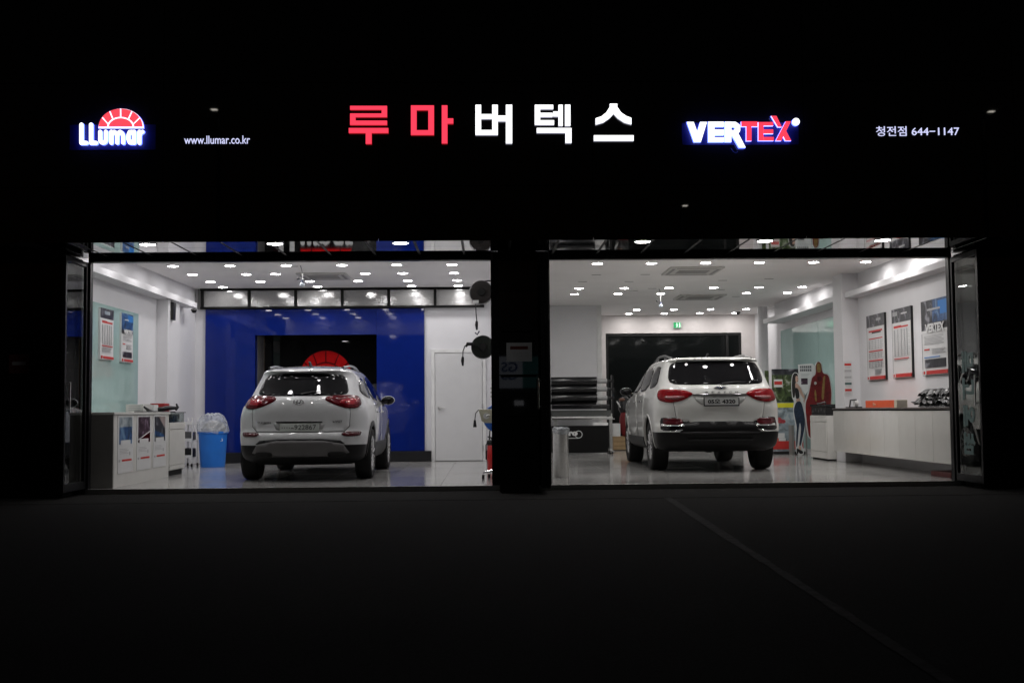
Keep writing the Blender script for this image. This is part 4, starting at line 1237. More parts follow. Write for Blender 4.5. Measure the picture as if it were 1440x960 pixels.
hg = thing('heat_gun', 'black heat gun lying on the far end of the counter', 'heat gun', (-4.9, 18.2, .959))
MB().tube([(-5.14, 17.95, 1.0), (-4.98, 18.05, 1.005), (-4.90, 18.12, 1.02), (-4.80, 18.2, 1.022)], [.026, .034, .038, .024], 12).build('barrel', BLACK_PLASTIC, hg, smooth=True)
MB().tube([(-4.80, 18.2, .985), (-4.775, 18.22, 1.03), (-4.80, 18.23, 1.085)], [.016, .02, .014], 8).build('handle', BLACK_PLASTIC, hg, smooth=True)
mt = thing('squeegee_mat', 'flat black tool mat with a raised tip lying across the counter end', 'tool mat', (-5.0, 17.6, .959))
box('mat', BLACK_PLASTIC, mt, -5.05, -4.74, 16.9, 17.95, .959, .972, bevel=.004)
MB().tube([(-4.80, 16.9, .966), (-4.80, 16.72, .985), (-4.82, 16.60, 1.03)], [.02, .024, .014], 8).build('tip', BLACK_PLASTIC, mt, smooth=True)
# trolley
tr_ = thing('trolley', 'white metal tool trolley between the cabinet and the blue bin', 'trolley', (-5.26, 20.9, 0))
for x in (-5.345, -5.175):
    for y in (20.7, 21.1):
        MB().tube([(x, y, .06), (x, y, .86)], .012, 8).build('post', WHITE_PLASTIC, tr_, smooth=True)
        MB().lathe([(.03, -.012), (.03, .012)], (x, y, .031), 'x', 14).build('caster', BLACK_PLASTIC, tr_, smooth=True)
for z in (.16, .45, .74): 
    m = MB(); m.box(-5.355, -5.165, 20.69, 21.11, z, z + .012); m.box(-5.355, -5.165, 20.685, 20.689, z, z + .05)
    m.build('shelf', WHITE_PLASTIC, tr_)
for k, (z, c_) in enumerate(((.173, BLACK_PLASTIC), (.463, GREY_PLASTIC))):
    o = MB().box(-5.33, -5.19, 20.74, 21.05, z, z + .15).jitter(.008).build('tool_case', c_, None, base=True, bevel=.006)
    tag(o, ('black', 'dark grey')[k] + ' tool case on the ' + ('lowest', 'middle') [k] + ' shelf of the trolley', 'tool case', 'tool cases on the trolley')
# blue bin with bag
bn = thing('waste_bin', 'tall round blue plastic waste bin beside the blue wall', 'bin', (-4.80, 20.65, 0))
MB().lathe([(.205, .0), (.212, .02), (.245, .58), (.262, .585), (.262, .62), (.250, .62), (.240, .58), (.20, .03)], (-4.80, 20.65, 0), n=36).build('body', BIN_BLUE, bn, smooth=True)
MB().tube([(-4.60, 20.45, .50), (-4.585, 20.44, .46), (-4.615, 20.425, .455)], .006, 6).build('clip', WHITE_PLASTIC, bn, smooth=True)
random.seed(3)
def crumpled(c, prof, n=22, amp=.12):
    m = MB(); vs, fs = [], []
    for i, (r, h) in enumerate(prof):
        for k in range(n):
            t = 2 * math.pi * k / n
            q = 1 + amp * (math.sin(3 * t + i * 1.3) * .5 + random.uniform(-1, 1) * .6)
            vs.append((c[0] + r * q * math.cos(t), c[1] + r * q * math.sin(t), c[2] + h + random.uniform(-.015, .015)))
    for i in range(len(prof) - 1):
        for k in range(n):
            k2 = (k + 1) % n
            fs.append((i * n + k, i * n + k2, (i + 1) * n + k2)); fs.append((i * n + k, (i + 1) * n + k2, (i + 1) * n + k))
    m.add(vs, fs); return m
bg_ = crumpled((-4.80, 20.65, .60), [(.262, -.01), (.275, .03), (.27, .10), (.25, .20), (.19, .30), (.10, .335), (.03, .30)], amp=.10).build('plastic_bag', BAG, None, base=True)
tag(bg_, 'clear plastic bag full of scraps bulging out of the blue bin', 'plastic bag')
cs = crumpled((-4.78, 20.63, .60), [(.16, .0), (.20, .07), (.15, .16), (.06, .2), (.01, .2)], n=14, amp=.35).build('film_scraps', mat('film scraps', (.35, .34, .33), .3, var=.8, vscale=16), None, base=True)
tag(cs, 'crumpled film scraps inside the clear bag of the blue bin', 'scraps')
# speaker and cameras
spk = thing('wall_speaker', 'narrow black loudspeaker high on the side of the left column', 'speaker', (-5.25, 19.8, 2.55))
MB().prism([(19.70, 2.50), (19.82, 2.50), (19.86, 2.80), (19.70, 2.80)], -5.298, -5.245, 'x').build('cabinet', BLACK_PLASTIC, spk)
box('bracket', STEEL, spk, -5.299, -5.27, 19.72, 19.80, 2.80, 2.83)
def dome(x, y, z, label):
    t = thing('security_camera', label, 'camera', (x, y, z), 'dome cameras')
    MB().lathe([(.055, 0), (.06, -.025), (.05, -.03)], (x, y, z), n=18).build('mount', GREY_PLASTIC, t, smooth=True)
    MB().ball((x, y, z - .03), .046, 12).build('dome', GLASS_DARK, t, smooth=True)
dome(-5.33, 21.4, 2.83, 'black dome camera under the left cove shelf near the transom')
dome(6.06, 28.1, ZC, 'black dome camera on the ceiling beside the round column')
# hanging bulbs
def pendant(x, y, zb, label):
    t = thing('pendant_bulb', label, 'bulb', (x, y, ZC), 'bulbs hanging from the ceiling')
    zc_ = ZC - .13
    MB().tube([(x - .03, y, ZC), (x - .01, y, ZC - .06), (x, y, zc_)], .006, 6).build('wire', BLACK_PLASTIC, t)
    m = MB(); n = 6
    for k in range(n):
        z = zc_ - (zc_ - zb - .11) * k / n
        m.ball((x, y, z), .013, 6, 0, (1, .6, 1.5))
    m.build('chain', STEEL, t)
    MB().lathe([(.022, .11), (.026, .075), (.032, .065)], (x, y, zb), n=14).build('cap', mat('blue grey cap', (.10, .11, .16), .4), t, smooth=True)
    MB().ball((x, y, zb + .035), .042, 12, 0, (1, 1, .95)).build('bulb', mat('pale bulb', (.55, .60, .66), .2), t, smooth=True)
    MB().ball((x - .07, y, zb + .13), .018, 8).build('knob', BLACK_PLASTIC, t, smooth=True)
    MB().tube([(x - .07, y, zb + .13), (x, y, zb + .12)], .006, 6).build('knob_arm', BLACK_PLASTIC, t)
pendant(-2.94, 18.68, 2.93, 'pale bulb on a short chain under the ceiling before the blue wall')
pendant(3.37, 22.6, 2.90, 'pale bulb on a short chain under the ceiling above the SUV with red lamps')
# cord reels by the pillar
def reel(x, y, z, label, tail, dark):
    t = thing('cord_reel', label, 'cord reel', (x, y, z), 'cord reels beside the pillar')
    MB().lathe([(.10, -.09), (.152, -.085), (.160, -.06), (.160, .06), (.152, .085), (.10, .09)], (x, y, z), 'y', 32).build('housing', dark, t, smooth=True)
    MB().lathe([(.05, -.112), (.055, -.088), (.06, -.085)], (x, y, z), 'y', 20).build('hub', BLACK_MATTE, t, smooth=True)
    box('bracket', BLACK_FRAME, t, x + .1, .199, y - .02, y + .02, z - .03, z + .03)
    MB().tube(tail, .008, 6).build('cord', BLACK_PLASTIC, t, smooth=True)
    e = Vector(tail[-1])
    MB().tube([e, e + Vector((-.004, 0, -.05)), e + Vector((0, 0, -.12))], [.016, .022, .012], 8).build('plug', BLACK_PLASTIC, t, smooth=True)
    return t
DK = mat('dark brown plastic', (.020, .017, .016), .4, spec=.4)
DK2 = mat('dark green plastic', (.018, .022, .018), .4, spec=.4)
YR = 15.95
def rp(px, py): 
    return ((px + 1.2 - 685) / F_PX * YR, YR - .1, CAM_Z + (577.9 - py) / F_PX * YR)
r1 = reel(-.075, YR, 2.545, 'upper dark brown cord reel at the left edge of the pillar', [rp(668, 428), rp(668.5, 440), rp(669.5, 452)], DK)
box('outlet', WHITE_PLASTIC, r1, -.19, -.11, YR - .12, YR - .095, 2.39, 2.43)
MB().tube([(-.075, YR, 2.69), (.02, YR, 2.705), (.10, YR, 2.70)], .01, 6).build('cord', BLACK_PLASTIC, r1, smooth=True)
MB().tube([rp(667, 468), rp(670, 471), rp(673, 466)], .010, 6).build('hook', mat('blue black hook', (.03, .03, .08), .4), r1, smooth=True)
r2 = reel(-.06, YR + .02, 1.80, 'lower dark green cord reel at the left edge of the pillar', [rp(657, 484), rp(652.5, 487), rp(650, 494), rp(649.6, 502)], DK2)
MB().tube([rp(665, 484), rp(656, 484), rp(654, 488)], [.022, .026, .012], 8).build('cord_outlet', BLACK_PLASTIC, r2, smooth=True)
r3 = thing('cord_reel', 'cream cord winder with a hanging black plug low beside the pillar', 'cord reel', (-.05, YR, .93), 'cord reels beside the pillar')
MB().prism([(-.125, .955), (.10, .96), (.10, .77), (-.04, .77), (-.085, .80)], YR - .05, YR + .05).build('housing', CREAM, r3, bevel=.012)
MB().lathe([(.042, -.06), (.042, -.0505)], (-.02, YR, .865), 'y', 20).build('hub', WHITE_PLASTIC, r3)
MB().tube([(-.02, YR - .075, .865), (.03, YR - .08, .88)], .012, 8).build('crank', STEEL, r3)
MB().tube([rp(671, 576), rp(667, 581), rp(665.8, 590)], .007, 6).build('cord', BLACK_PLASTIC, r3, smooth=True)
MB().tube([rp(665.8, 590), rp(665.8, 600)], [.014, .026], 8).build('plug', BLACK_PLASTIC, r3)
box('bracket', BLACK_FRAME, r3, .101, .199, YR - .02, YR + .02, .84, .88)
hr = thing('hose_reel', 'blue hose reel peeping out from behind the pillar', 'hose reel', (.09, 16.6, .85))
MB().lathe([(.08, -.06), (.19, -.055), (.20, -.03), (.20, .03), (.19, .055), (.08, .06)], (.135, 16.55, .83), 'y', 28).build('drum', mat('blue reel', (.02, .10, .42), .4), hr, smooth=True)
MB().tube([(.03, 16.5, .66), (.02, 16.5, .52), (.035, 16.5, .46)], .011, 6).build('hose', BLACK_PLASTIC, hr, smooth=True)
pnl = thing('control_panel', 'pale green control box on the partition beside the pillar', 'control box', (.1, 17.0, 1.2))
box('case', mat('pale green case', (.40, .44, .34), .5), pnl, .055, .198, 16.95, 17.1, 1.06, 1.46, bevel=.006)
for z in (1.14, 1.2, 1.26): MB().cyl((.045, 16.99, z), .012, .01, 'x', 10).build('button', GREY_PLASTIC, pnl)
fe = thing('fire_extinguisher', 'red fire extinguisher standing low beside the pillar', 'fire extinguisher', (.065, 17.9, 0))
MB().lathe([(.07, .02), (.078, .04), (.078, .40), (.05, .45), (.025, .47)], (.065, 17.9, 0), n=24).build('cylinder', RED_PAINT, fe, smooth=True)
MB().tube([(.065, 17.9, .47), (.065, 17.9, .52), (.0, 17.87, .545)], [.02, .018, .01], 8).build('valve', BLACK_PLASTIC, fe, smooth=True)
MB().tube([(.05, 17.9, .50), (-.03, 17.85, .42), (-.03, 17.84, .2)], .009, 6).build('hose', BLACK_PLASTIC, fe, smooth=True)
st = thing('rolling_stool', 'chrome star base of a rolling stool beside the pillar', 'stool', (.07, 16.4, 0))
for k in range(5):
    a = R(190 + 72 * k)
    x2, y2 = .09 + .16 * math.cos(a), 16.25 + .16 * math.sin(a)
    lg_ = MB().tube([(.09, 16.25, .12), (x2, y2, .085)], [.02, .013], 8).build('leg', CHROME, st, smooth=True)
    MB().lathe([(.03, -.018), (.032, 0), (.03, .018)], (x2, y2, .032), 'x', 14).build('caster', BLACK_PLASTIC, lg_, smooth=True)
MB().tube([(.09, 16.25, .10), (.09, 16.25, .46)], .022, 10).build('post', CHROME, st, smooth=True)
MB().lathe([(.10, .46), (.11, .49), (.10, .53), (.03, .54)], (.09, 16.25, 0), n=24).build('seat', BLACK_PLASTIC, st, smooth=True)

# ================================================================== things in the right bay
pr = thing('film_cutter', 'long black film rolls on a cutting machine stand against the white wall', 'film cutter', (2.0, 25.2, 0))
Y0 = 25.0
box('cabinet', mat('dull black board', (.006, .006, .006), .6, spec=.15), pr, 1.36, 2.56, Y0, Y0 + .5, .03, .60, bevel=.01)
text('lettering', 'pro', .2, PAPER, pr, (1.76, Y0 - .003, .42), depth=.003, bold=.012, width=.30, height=.13)
m = MB()
m.box(1.50, 1.92, Y0 - .004, Y0 - .0005, .335, .347); m.tube(tor(1.93, .42, .075, .075, Y0 - .003), .008, 6, cap=False)
m.build('logo_outline', PAPER, pr)
for x in (1.42, 2.60):
    m = MB(); m.box(x, x + .06, Y0 + .08, Y0 + .14, .06, .86); m.box(x - .01, x + .07, Y0 - .15, Y0 + .5, .04, .075)
    m.build('leg', STEEL, pr)
    for y in (Y0 - .12, Y0 + .46): MB().lathe([(.036, -.015), (.036, .015)], (x + .03, y, .037), 'x', 14).build('caster', BLACK_PLASTIC, pr)
box('front_rail', STEEL, pr, 1.36, 2.66, Y0 - .02, Y0 + .03, .73, .79, bevel=.006)
box('top_edge', CHROME, pr, 1.36, 2.70, Y0 - .05, Y0 - .022, .735, .755)
box('platen', mat('grey green metal', (.09, .095, .092), .4, metal=.3), pr, 1.36, 2.63, Y0 + .031, Y0 + .35, .80, .93, bevel=.008)
box('head_cover', BLACK_GLOSS, pr, 1.36, 2.60, Y0 - .06, Y0 + .3, .955, 1.06, bevel=.02)
box('paper_tray', WHITE_PLASTIC, pr, 2.24, 2.56, Y0 - .03, Y0 - .021, .61, .665)
for z, r_ in ((1.55, .095), (1.38, .085), (1.19, .095)):
    fr_ = MB().lathe([(r_, 0), (r_, .98)], (1.36, Y0 + .12, z), 'x', 28).build('film_roll', BLACK_GLOSS, pr, smooth=True)
    MB().lathe([(.05, .0), (.05, .22)], (2.341, Y0 + .12, z), 'x', 18).build('core', mat('grey core', (.30, .30, .30), .5), fr_, smooth=True)
    MB().lathe([(.030, .0), (.030, .15)], (2.562, Y0 + .12, z), 'x', 14).build('shaft', BLACK_PLASTIC, fr_, smooth=True)
box('roll_backing', BLACK_PLASTIC, pr, 1.36, 2.34, Y0 + .23, Y0 + .26, 1.06, 1.62)
for x in (1.30, 2.66): box('roll_upright', BLACK_FRAME, pr, x, x + .04, Y0 + .08, Y0 + .26, .80, 1.68)
sb = thing('waste_bin', 'slim stainless steel bin with a plastic liner inside the right doorway', 'bin', (1.02, 16.5, 0))
MB().lathe([(.105, 0), (.11, .01), (.11, .60), (.113, .61), (.113, .665), (.10, .665), (.098, .02)], (1.02, 16.5, 0), n=36).build('body', STEEL, sb, smooth=True)
ln = crumpled((1.02, 16.5, .60), [(.112, .0), (.122, .03), (.120, .075), (.09, .10), (.06, .08)], n=20, amp=.12).build('bin_liner', BAG, sb)
# crate and bag behind the SUV
wc = thing('wooden_crate', 'low pale wooden crate on the floor behind the film cutter', 'crate', (3.15, 27.2, 0))
for k in range(3): box('plank', WOOD, wc, 2.88, 3.42, 27.0, 27.02, .02 + k * .095, .107 + k * .095)
m = MB(); m.box(2.88, 2.90, 27.022, 27.5, .02, .30); m.box(3.40, 3.42, 27.022, 27.5, .02, .30); m.box(2.90, 3.40, 27.022, 27.5, .02, .04); m.box(2.88, 3.42, 27.022, 27.5, .302, .32)
m.build('side', WOOD, wc)
eb = thing('equipment_bag', 'tall red and black bag standing on the pale wooden crate', 'bag', (3.2, 27.2, .32))
crumpled((3.20, 27.2, .32), [(.02, .0), (.085, .02), (.12, .10), (.145, .30), (.14, .45), (.10, .56)], n=20, amp=.08).build('body', mat('dark red cloth', (.16, .008, .010), .5), eb, smooth=True)
crumpled((3.18, 27.22, .88), [(.10, -.02), (.15, .06), (.16, .18), (.12, .30), (.05, .36), (.01, .35)], n=20, amp=.10).build('hood', BLACK_PLASTIC, eb, smooth=True)
MB().ball((3.10, 27.06, 1.17), .06, 10, 0, (1.2, .5, .6)).build('badge', mat('brown badge', (.16, .08, .055), .5), eb, smooth=True)
MB().tube([(2.98, 27.05, 1.13), (3.02, 27.03, 1.06), (3.06, 27.05, .99)], [.012, .02, .012], 8).build('buckle', STEEL, eb, smooth=True)
wbx = carton('white carton on the crate beside the red and black bag', 2.90, 3.06, 27.1, 27.4, .321, .30, [(WHITE_PLASTIC, 0, 1)])
# exit sign
ex_ = thing('exit_sign', 'small lit green exit sign above the dark doorway', 'exit sign', (4.70, 28.85, 3.0))
box('housing', WHITE_PLASTIC, ex_, 4.60, 4.80, 28.845, 28.898, 2.93, 3.09, bevel=.004)
box('face', GREEN_LIT, ex_, 4.61, 4.79, 28.838, 28.844, 2.94, 3.08)
mf = MB()
mf.ball((4.69, 28.836, 3.055), .014, 8, 0, (1, .2, 1))
mf.tube([(4.69, 28.836, 3.04), (4.695, 28.836, 2.995)], [.016, .014], 6)
mf.tube([(4.695, 28.836, 2.995), (4.675, 28.836, 2.955)], .008, 6); mf.tube([(4.695, 28.836, 2.995), (4.72, 28.836, 2.96)], .008, 6)
mf.tube([(4.69, 28.836, 3.035), (4.665, 28.836, 3.01)], .006, 6); mf.tube([(4.69, 28.836, 3.035), (4.72, 28.836, 3.015)], .006, 6)
mf.box(4.745, 4.775, 28.834, 28.8375, 2.955, 3.065)
mf.build('pictogram', EXIT_FIG, ex_)
# wall cabinets
cb = thing('wall_cabinet', 'long white wall hung cabinet with glossy doors under the boards', 'cabinet', (6.2, 17.5, .2))
box('carcass', WHITE_LAM, cb, 5.975, 6.445, 14.97, 20.15, .20, .885)
box('worktop', mat('dark wood edge', (.055, .045, .04), .3), cb, 5.94, 6.447, 14.96, 20.165, .905, .93, bevel=.003)
box('shadow_gap', BLACK_MATTE, cb, 5.965, 6.44, 14.98, 20.14, .886, .904)
GLOSSW = mat('gloss cream door', (.64, .63, .60), .12, spec=.5, coat=.4, var=.02)
for k in range(8):
    y1 = 20.14 - k * .645
    box('cabinet_door', GLOSSW, cb, 5.952, 5.974, y1 - .641, y1, .195, .882, bevel=.002)
oc = thing('carton', 'long orange and white carton on the white wall cabinet', 'box', (6.17, 18.0, .93))
box('body', ORANGE, oc, 6.10, 6.26, 17.52, 18.85, .931, 1.045, bevel=.003)
box('end_label', mat('cream carton', (.55, .50, .40), .5), oc, 6.10, 6.26, 17.40, 17.519, .931, 1.045, bevel=.003)
text('lettering', 'film', .1, mat('pale orange ink', (.75, .45, .30), .5), oc, (6.098, 18.42, .985), right=(0, -1, 0), depth=.002, height=.05)
for q in range(3): box('print', INK_G, oc, 6.12, 6.24, 17.397, 17.3995, .955 + q * .028, .960 + q * .028)
tdp = thing('tape_dispenser', 'small white and black tape dispenser at the far end of the cabinet top', 'tape dispenser', (6.15, 19.3, .93))
box('base', BLACK_PLASTIC, tdp, 6.05, 6.16, 19.2, 19.75, .931, .95, bevel=.004)
MB().lathe([(.055, 0), (.055, .06)], (6.07, 19.35, 1.005), 'x', 18).build('roll', WHITE_PLASTIC, tdp)
MB().tube([(6.06, 19.55, .95), (6.06, 19.5, 1.06), (6.06, 19.2, 1.065)], .012, 6).build('arm', BLACK_PLASTIC, tdp)
random.seed(11)
fb = thing('film_bundle', 'crumpled stack of shiny black film and bags on the wall cabinet near the door', 'film bundle', (6.2, 16.0, .93))
for k in range(4):
    z = .935 + k * .055
    m = MB()
    nx, ny = 7, 26
    x0, x1, y0, y1 = 6.00 + .03 * random.random(), 6.40, 15.1, 16.42 - .16 * random.random() + (.22 if k == 1 else 0)
    vs, fs = [], []
    ph = random.random() * 6
    for lay in (0, 1):
        for i in range(nx + 1):
            for j in range(ny + 1):
                e = min(i, nx - i, 1) * min(j, ny - j, 1)
                fold = .016 * math.sin(j * 1.7 + ph + i * .8) + .010 * math.sin(j * .6 + 2 * ph)
                vs.append((x0 + (x1 - x0) * i / nx + random.uniform(-.014, .014), y0 + (y1 - y0) * j / ny + random.uniform(-.02, .02),
                           max(.932, z + (fold if k else 0) + (.050 * e + random.uniform(0, .022) if lay else random.uniform(-.004, .004)))))
    w_ = ny + 1
    q = (nx + 1) * w_
    for i in range(nx):
        for j in range(ny):
            a, b, c, d = i * w_ + j, (i + 1) * w_ + j, (i + 1) * w_ + j + 1, i * w_ + j + 1
            fs += [(d, c, b), (d, b, a), (q + a, q + b, q + c), (q + a, q + c, q + d)]
    for j in range(ny):
        fs += [(j, j + 1, q + j + 1, q + j), (nx * w_ + j + 1, nx * w_ + j, q + nx * w_ + j, q + nx * w_ + j + 1)]
    for i in range(nx):
        fs += [(i * w_, q + i * w_, q + (i + 1) * w_, (i + 1) * w_), ((i + 1) * w_ + ny, q + (i + 1) * w_ + ny, q + i * w_ + ny, i * w_ + ny)]
    m.add(vs, fs).build('film_sheet', mat('shiny black sheet', (.012, .012, .013), .28, spec=.5, var=0), fb)
rdb = MB().box(6.05, 6.35, 15.3, 16.0, .0, .07).build('floor_tray', mat('dark red tray', (.10, .02, .018), .5), None, base=True, bevel=.01)
tag(rdb, 'dark red tray on the floor under the wall cabinet', 'tray')
# desk drawers with kit
dc = thing('drawer_cabinet', 'white drawer cabinet standing against the right wall beyond the wall cabinet', 'cabinet', (6.25, 21.3, 0))
box('body', WHITE_LAM, dc, 6.02, 6.62, 20.75, 21.80, .03, .80)
box('kick', BLACK_MATTE, dc, 6.04, 6.60, 20.77, 21.78, 0, .029)
box('drawer', WHITE_LAM, dc, 6.003, 6.019, 20.77, 21.78, .69, .795, bevel=.003)
box('drawer', WHITE_LAM, dc, 6.003, 6.019, 20.77, 21.78, .16, .68, bevel=.003)
box('drawer', WHITE_LAM, dc, 6.003, 6.019, 20.77, 21.78, .035, .15, bevel=.003)
kt = thing('equipment_case', 'black equipment case with kit lying on the white drawer cabinet', 'equipment case', (6.25, 21.3, .80))
box('case', BLACK_PLASTIC, kt, 6.02, 6.60, 20.80, 21.75, .801, .96, bevel=.01)
for q in range(5):
    y = 20.85 + .18 * q
    box('latch', GREY_PLASTIC, kt, 6.008, 6.018, y, y + .05, .85 + .03 * (q % 2), .90 + .03 * (q % 2))
box('lid', mat('dark wet look lid', (.02, .022, .024), .2), kt, 6.00, 6.61, 20.78, 21.77, .962, 1.0, bevel=.006)
MB().tube([(6.06, 20.95, 1.01), (6.12, 21.2, 1.04), (6.07, 21.5, 1.01)], .014, 6).build('strap', BLACK_PLASTIC, kt, smooth=True)
# price sheet on the column
ps_ = thing('price_sheet', 'small printed price sheet with five coloured rows on the square column', 'notice', (6.16, 20.18, 1.1))
xa, xb = 6.165, 6.305
box('sheet', PAPER, ps_, xa, xb, 20.165, 20.178, 1.15, 1.74)
for k, mm in enumerate((INK_R, INK_G, INK_G, TEAL, INK_R)):
    box('print', mm, ps_, xa + .012, xb - .012, 20.163, 20.1645, 1.66 - k * .11, 1.70 - k * .11)
    for q in range(2): box('print', INK_G, ps_, xa + .02, xb - .03, 20.1632, 20.1646, 1.635 - k * .11 - q * .022, 1.642 - k * .11 - q * .022)
# roll-up banner
bn2 = thing('rollup_banner', 'tall roll-up banner with green road photos, a yellow stripe and a red car', 'banner', (6.1, 24.0, 0))
YB = 24.0
def bx_(name, m_, x0, x1, z0, z1, d=0.0): return box(name, m_, bn2, x0, x1, YB - .008 - d, YB - .006 - d if d else YB, z0, z1)
bx_('sheet', PHOTO_S, 5.84, 6.46, .06, 1.74)
box('foot', BLACK_PLASTIC, bn2, 5.82, 6.48, YB - .1, YB + .1, 0, .058, bevel=.01)
bx_('print', PHOTO_D, 5.84, 6.46, 1.62, 1.74, .001); bx_('print', PHOTO_G, 5.84, 6.46, 1.06, 1.62, .001)
bx_('print', PAPER, 5.88, 6.06, 1.37, 1.53, .002); bx_('print', INK_R, 5.89, 6.05, 1.42, 1.49, .003)
bx_('print', YELLOW, 5.84, 6.46, .95, 1.045, .002)
bx_('print', PHOTO_S, 5.84, 6.46, .40, .948, .001)
MB().prism([(5.86, .66), (5.90, .63), (6.08, .63), (6.11, .66), (6.09, .70), (6.03, .71), (5.99, .755), (5.92, .75), (5.87, .70)], YB - .0105, YB - .0095).build('car_print', mat('red car print', (.33, .04, .05), .4, var=.5, vscale=20), bn2)
bx_('print', PAPER, 5.84, 6.08, .33, .43, .002); bx_('print', ORANGE, 5.84, 5.95, .27, .328, .002); bx_('print', PAPER, 5.96, 6.10, .27, .328, .002)
bx_('print', INK_R, 5.84, 6.46, .10, .268, .002)
gp = MB().box(5.76, 5.84, YB + .25, YB + .27, 1.2, 1.72).build('green_panel', PHOTO_G, None, base=True)
gp2 = tag(gp, 'narrow green printed strip behind the roll-up banner', 'banner')
box('post', GREY_PLASTIC, gp, 5.79, 5.80, YB + .28, YB + .29, 0, 1.2)
# cardboard woman
WY = 23.3
sc_ = WY / F_PX
def wz(x, y):
    px, py = 1080 + x / 5.336, 480 + y / 5.336
    return ((px + .5 - 685) * sc_, CAM_Z + (574.2 - py) * sc_)
wm = thing('cardboard_standee', 'flat cardboard cut-out of a long haired woman in jeans beside the banner', 'standee', (6.15, WY, 0))
def cut(name, m_, pts, y0, y1): return MB().prism(chaikin([wz(*p) for p in pts], 2), WY + y0, WY + y1).build(name, m_, wm)
outl = [(208, 228), (236, 240), (244, 300), (262, 360), (288, 420), (296, 455), (272, 470), (284, 560), (280, 640), (262, 730), (248, 780), (268, 828), (255, 853), (205, 853), (200, 760), (206, 640), (186, 520), (200, 450), (184, 425), (178, 330), (186, 250)]
cut('board', PAPER, outl, -.004, .006)
cut('hair', HAIR, [(205, 234), (226, 240), (232, 262), (218, 272), (212, 320), (208, 360), (204, 420), (188, 424), (182, 340), (188, 258)], -.0065, -.0045)
cut('face', SKIN, [(212, 258), (228, 258), (234, 280), (231, 300), (220, 310), (211, 300)], -.008, -.0066)
cut('eye', INK, [(224, 276), (230, 276), (230, 279), (224, 279)], -.0095, -.0081)
cut('mouth', RED_DARK, [(225, 294), (231, 293), (231, 297), (226, 298)], -.0095, -.0081)
cut('shoulder', SKIN, [(208, 312), (224, 312), (246, 340), (262, 380), (284, 425), (276, 440), (250, 402), (238, 372), (226, 352), (210, 350)], -.0068, -.0047)
cut('top', INK, [(205, 345), (226, 350), (236, 372), (240, 425), (212, 432), (208, 400)], -.009, -.0071)
cut('waist', SKIN, [(212, 430), (240, 424), (248, 448), (212, 456)], -.0066, -.0046)
cut('hand', SKIN, [(266, 438), (282, 432), (288, 452), (272, 466)], -.0082, -.0069)
cut('jeans', DENIM, [(212, 452), (248, 446), (264, 500), (276, 570), (274, 640), (254, 725), (240, 785), (226, 780), (240, 700), (246, 640), (236, 600), (224, 680), (214, 790), (204, 790), (208, 690), (214, 640), (198, 560), (192, 510)], -.0088, -.007)
cut('shoe', INK, [(214, 800), (236, 812), (258, 826), (254, 842), (232, 842), (222, 826), (216, 846), (208, 846), (208, 805)], -.0068, -.0047)
cut('ankle', SKIN, [(226, 778), (240, 784), (244, 814), (230, 812), (222, 796)], -.0084, -.0069)
box('stay', GREY_LAM, wm, 6.05, 6.10, WY + .007, WY + .25, 0.0, .6)
# white placard with a point, and a plain red display behind the drawers (the character printed on it is left out)
pc = thing('placard', 'white pointed card placard with grey heading beside the cardboard woman', 'placard', (6.3, 23.1, 1.2))
PYY = 23.1
def pz(x, y):
    px, py = 1080 + x / 5.336, 480 + y / 5.336
    return ((px + .5 - 685) * PYY / F_PX, CAM_Z + (574.2 - py) * PYY / F_PX)
MB().prism([pz(*p) for p in ((234, 172), (345, 165), (366, 190), (352, 300), (285, 402), (238, 318))], PYY - .004, PYY + .004).build('board', PAPER, pc)
def pcb(m_, x0, x1, y0, y1):
    a, b = pz(x0, y1), pz(x1, y0)
    box('print', m_, pc, a[0], b[0], PYY - .0058, PYY - .0042, a[1], b[1])
for (y0, y1) in ((182, 200), (206, 224)):
    for k in range(6): pcb(mat('grey heading ink', (.12, .12, .13), .5), 247 + k * 15, 259 + k * 15, y0, y1)
for k in range(3): pcb(INK_G, 252, 322 - 8 * k, 242 + k * 9, 245 + k * 9)
pcb(PHOTO_R, 254, 304, 276, 322)
box('stem', GREY_LAM, pc, 6.27, 6.30, PYY + .005, PYY + .02, 0, 1.75)
rd = thing('display_board', 'plain dark red display board with gold bands and white edge behind the white drawers', 'display board', (6.4, 22.2, 0))
RY_ = 22.2
def rz(x, y):
    px, py = 1080 + x / 5.336, 480 + y / 5.336
    return ((px + .5 - 685) * RY_ / F_PX, CAM_Z + (574.2 - py) * RY_ / F_PX)
def rcut(name, m_, pts, y0, y1, it=2): return MB().prism(chaikin([rz(*p) for p in pts], it), RY_ + y0, RY_ + y1).build(name, m_, rd)
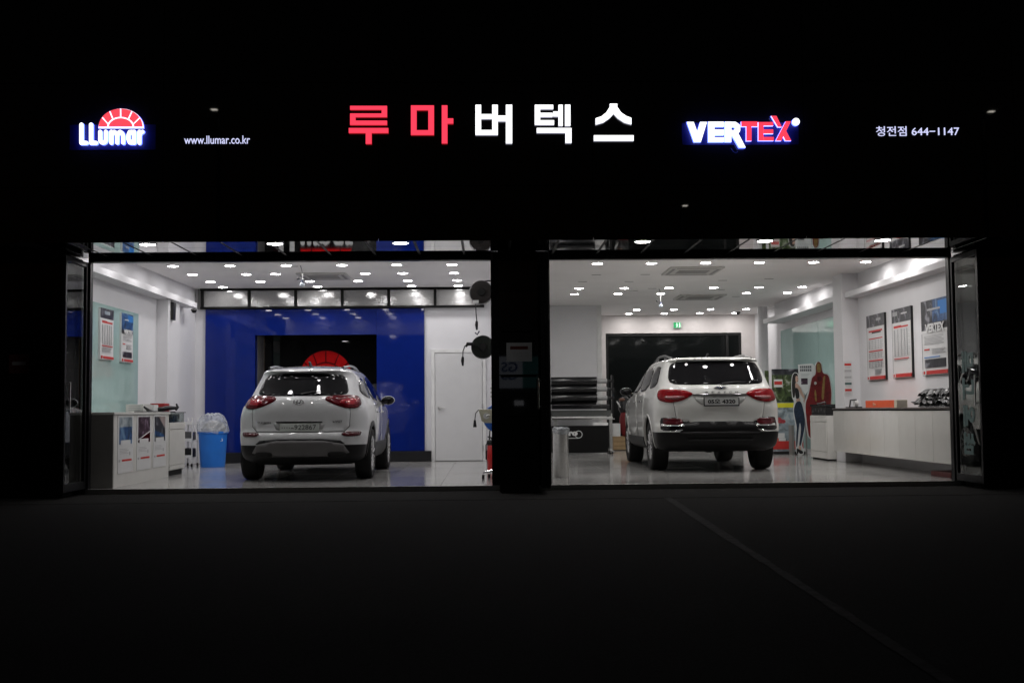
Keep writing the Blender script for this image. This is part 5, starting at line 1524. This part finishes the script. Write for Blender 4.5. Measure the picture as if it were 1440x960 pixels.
rcut('board', PAPER, [(362, 170), (390, 142), (416, 165), (422, 235), (468, 245), (482, 300), (490, 395), (480, 520), (475, 745), (300, 745), (284, 640), (270, 470), (300, 400), (322, 300), (330, 262), (362, 240)], -.004, .006)
redm = mat('dark red print', (.20, .018, .02), .35, var=.3, vscale=12)
goldm = mat('gold print', (.34, .21, .07), .35, var=.3, vscale=12)
rcut('print', redm, [(368, 175), (390, 150), (410, 170), (415, 240), (462, 252), (474, 305), (482, 395), (470, 520), (466, 740), (308, 740), (292, 640), (280, 470), (308, 405), (330, 305), (338, 270), (368, 248)], -.0058, -.0042)
rcut('print', goldm, [(374, 176), (390, 160), (405, 176), (406, 232), (376, 232)], -.0074, -.006, 1)
rcut('print', goldm, [(424, 262), (440, 256), (432, 330), (424, 440), (404, 440), (412, 340)], -.0074, -.006, 1)
rcut('print', goldm, [(352, 370), (364, 360), (372, 450), (356, 450)], -.0074, -.006, 1)
rcut('print', PAPER, [rz and (352, 305), (366, 300), (374, 314), (364, 326), (352, 322)], -.0074, -.006, 2)
rcut('print', mat('deep red print', (.10, .01, .012), .35), [(372, 262), (412, 262), (408, 300), (380, 300)], -.0074, -.006, 1)
# notice on the central pillar
nt_ = thing('paper_notice', 'white paper notice with a red heading on the black pillar', 'notice', (.37, 14.21, 1.7))
xa, xb = .233, .543
box('sheet', mat('dull paper', (.40, .41, .42), .6), nt_, xa, xb, 14.202, 14.208, 1.526, 1.755)
box('print', mat('red brown ink', (.10, .02, .015), .5), nt_, xa + .045, xb - .05, 14.2005, 14.2018, 1.675, 1.712)
for q in range(2): box('print', INK_G, nt_, xa + .05, xb - .045, 14.2005, 14.2018, 1.628 - q * .035, 1.637 - q * .035)
pq = thing('wall_plaque', 'dark red plaque on the black pier at the left edge', 'notice', (-5.6, 13.9, 1.5))
box('plate', mat('dark red plate', (.10, .02, .02), .4), pq, -5.74, -5.50, 14.188, 14.197, 1.43, 1.66, bevel=.003)
box('print', INK_G, pq, -5.70, -5.54, 14.1865, 14.1878, 1.53, 1.57)
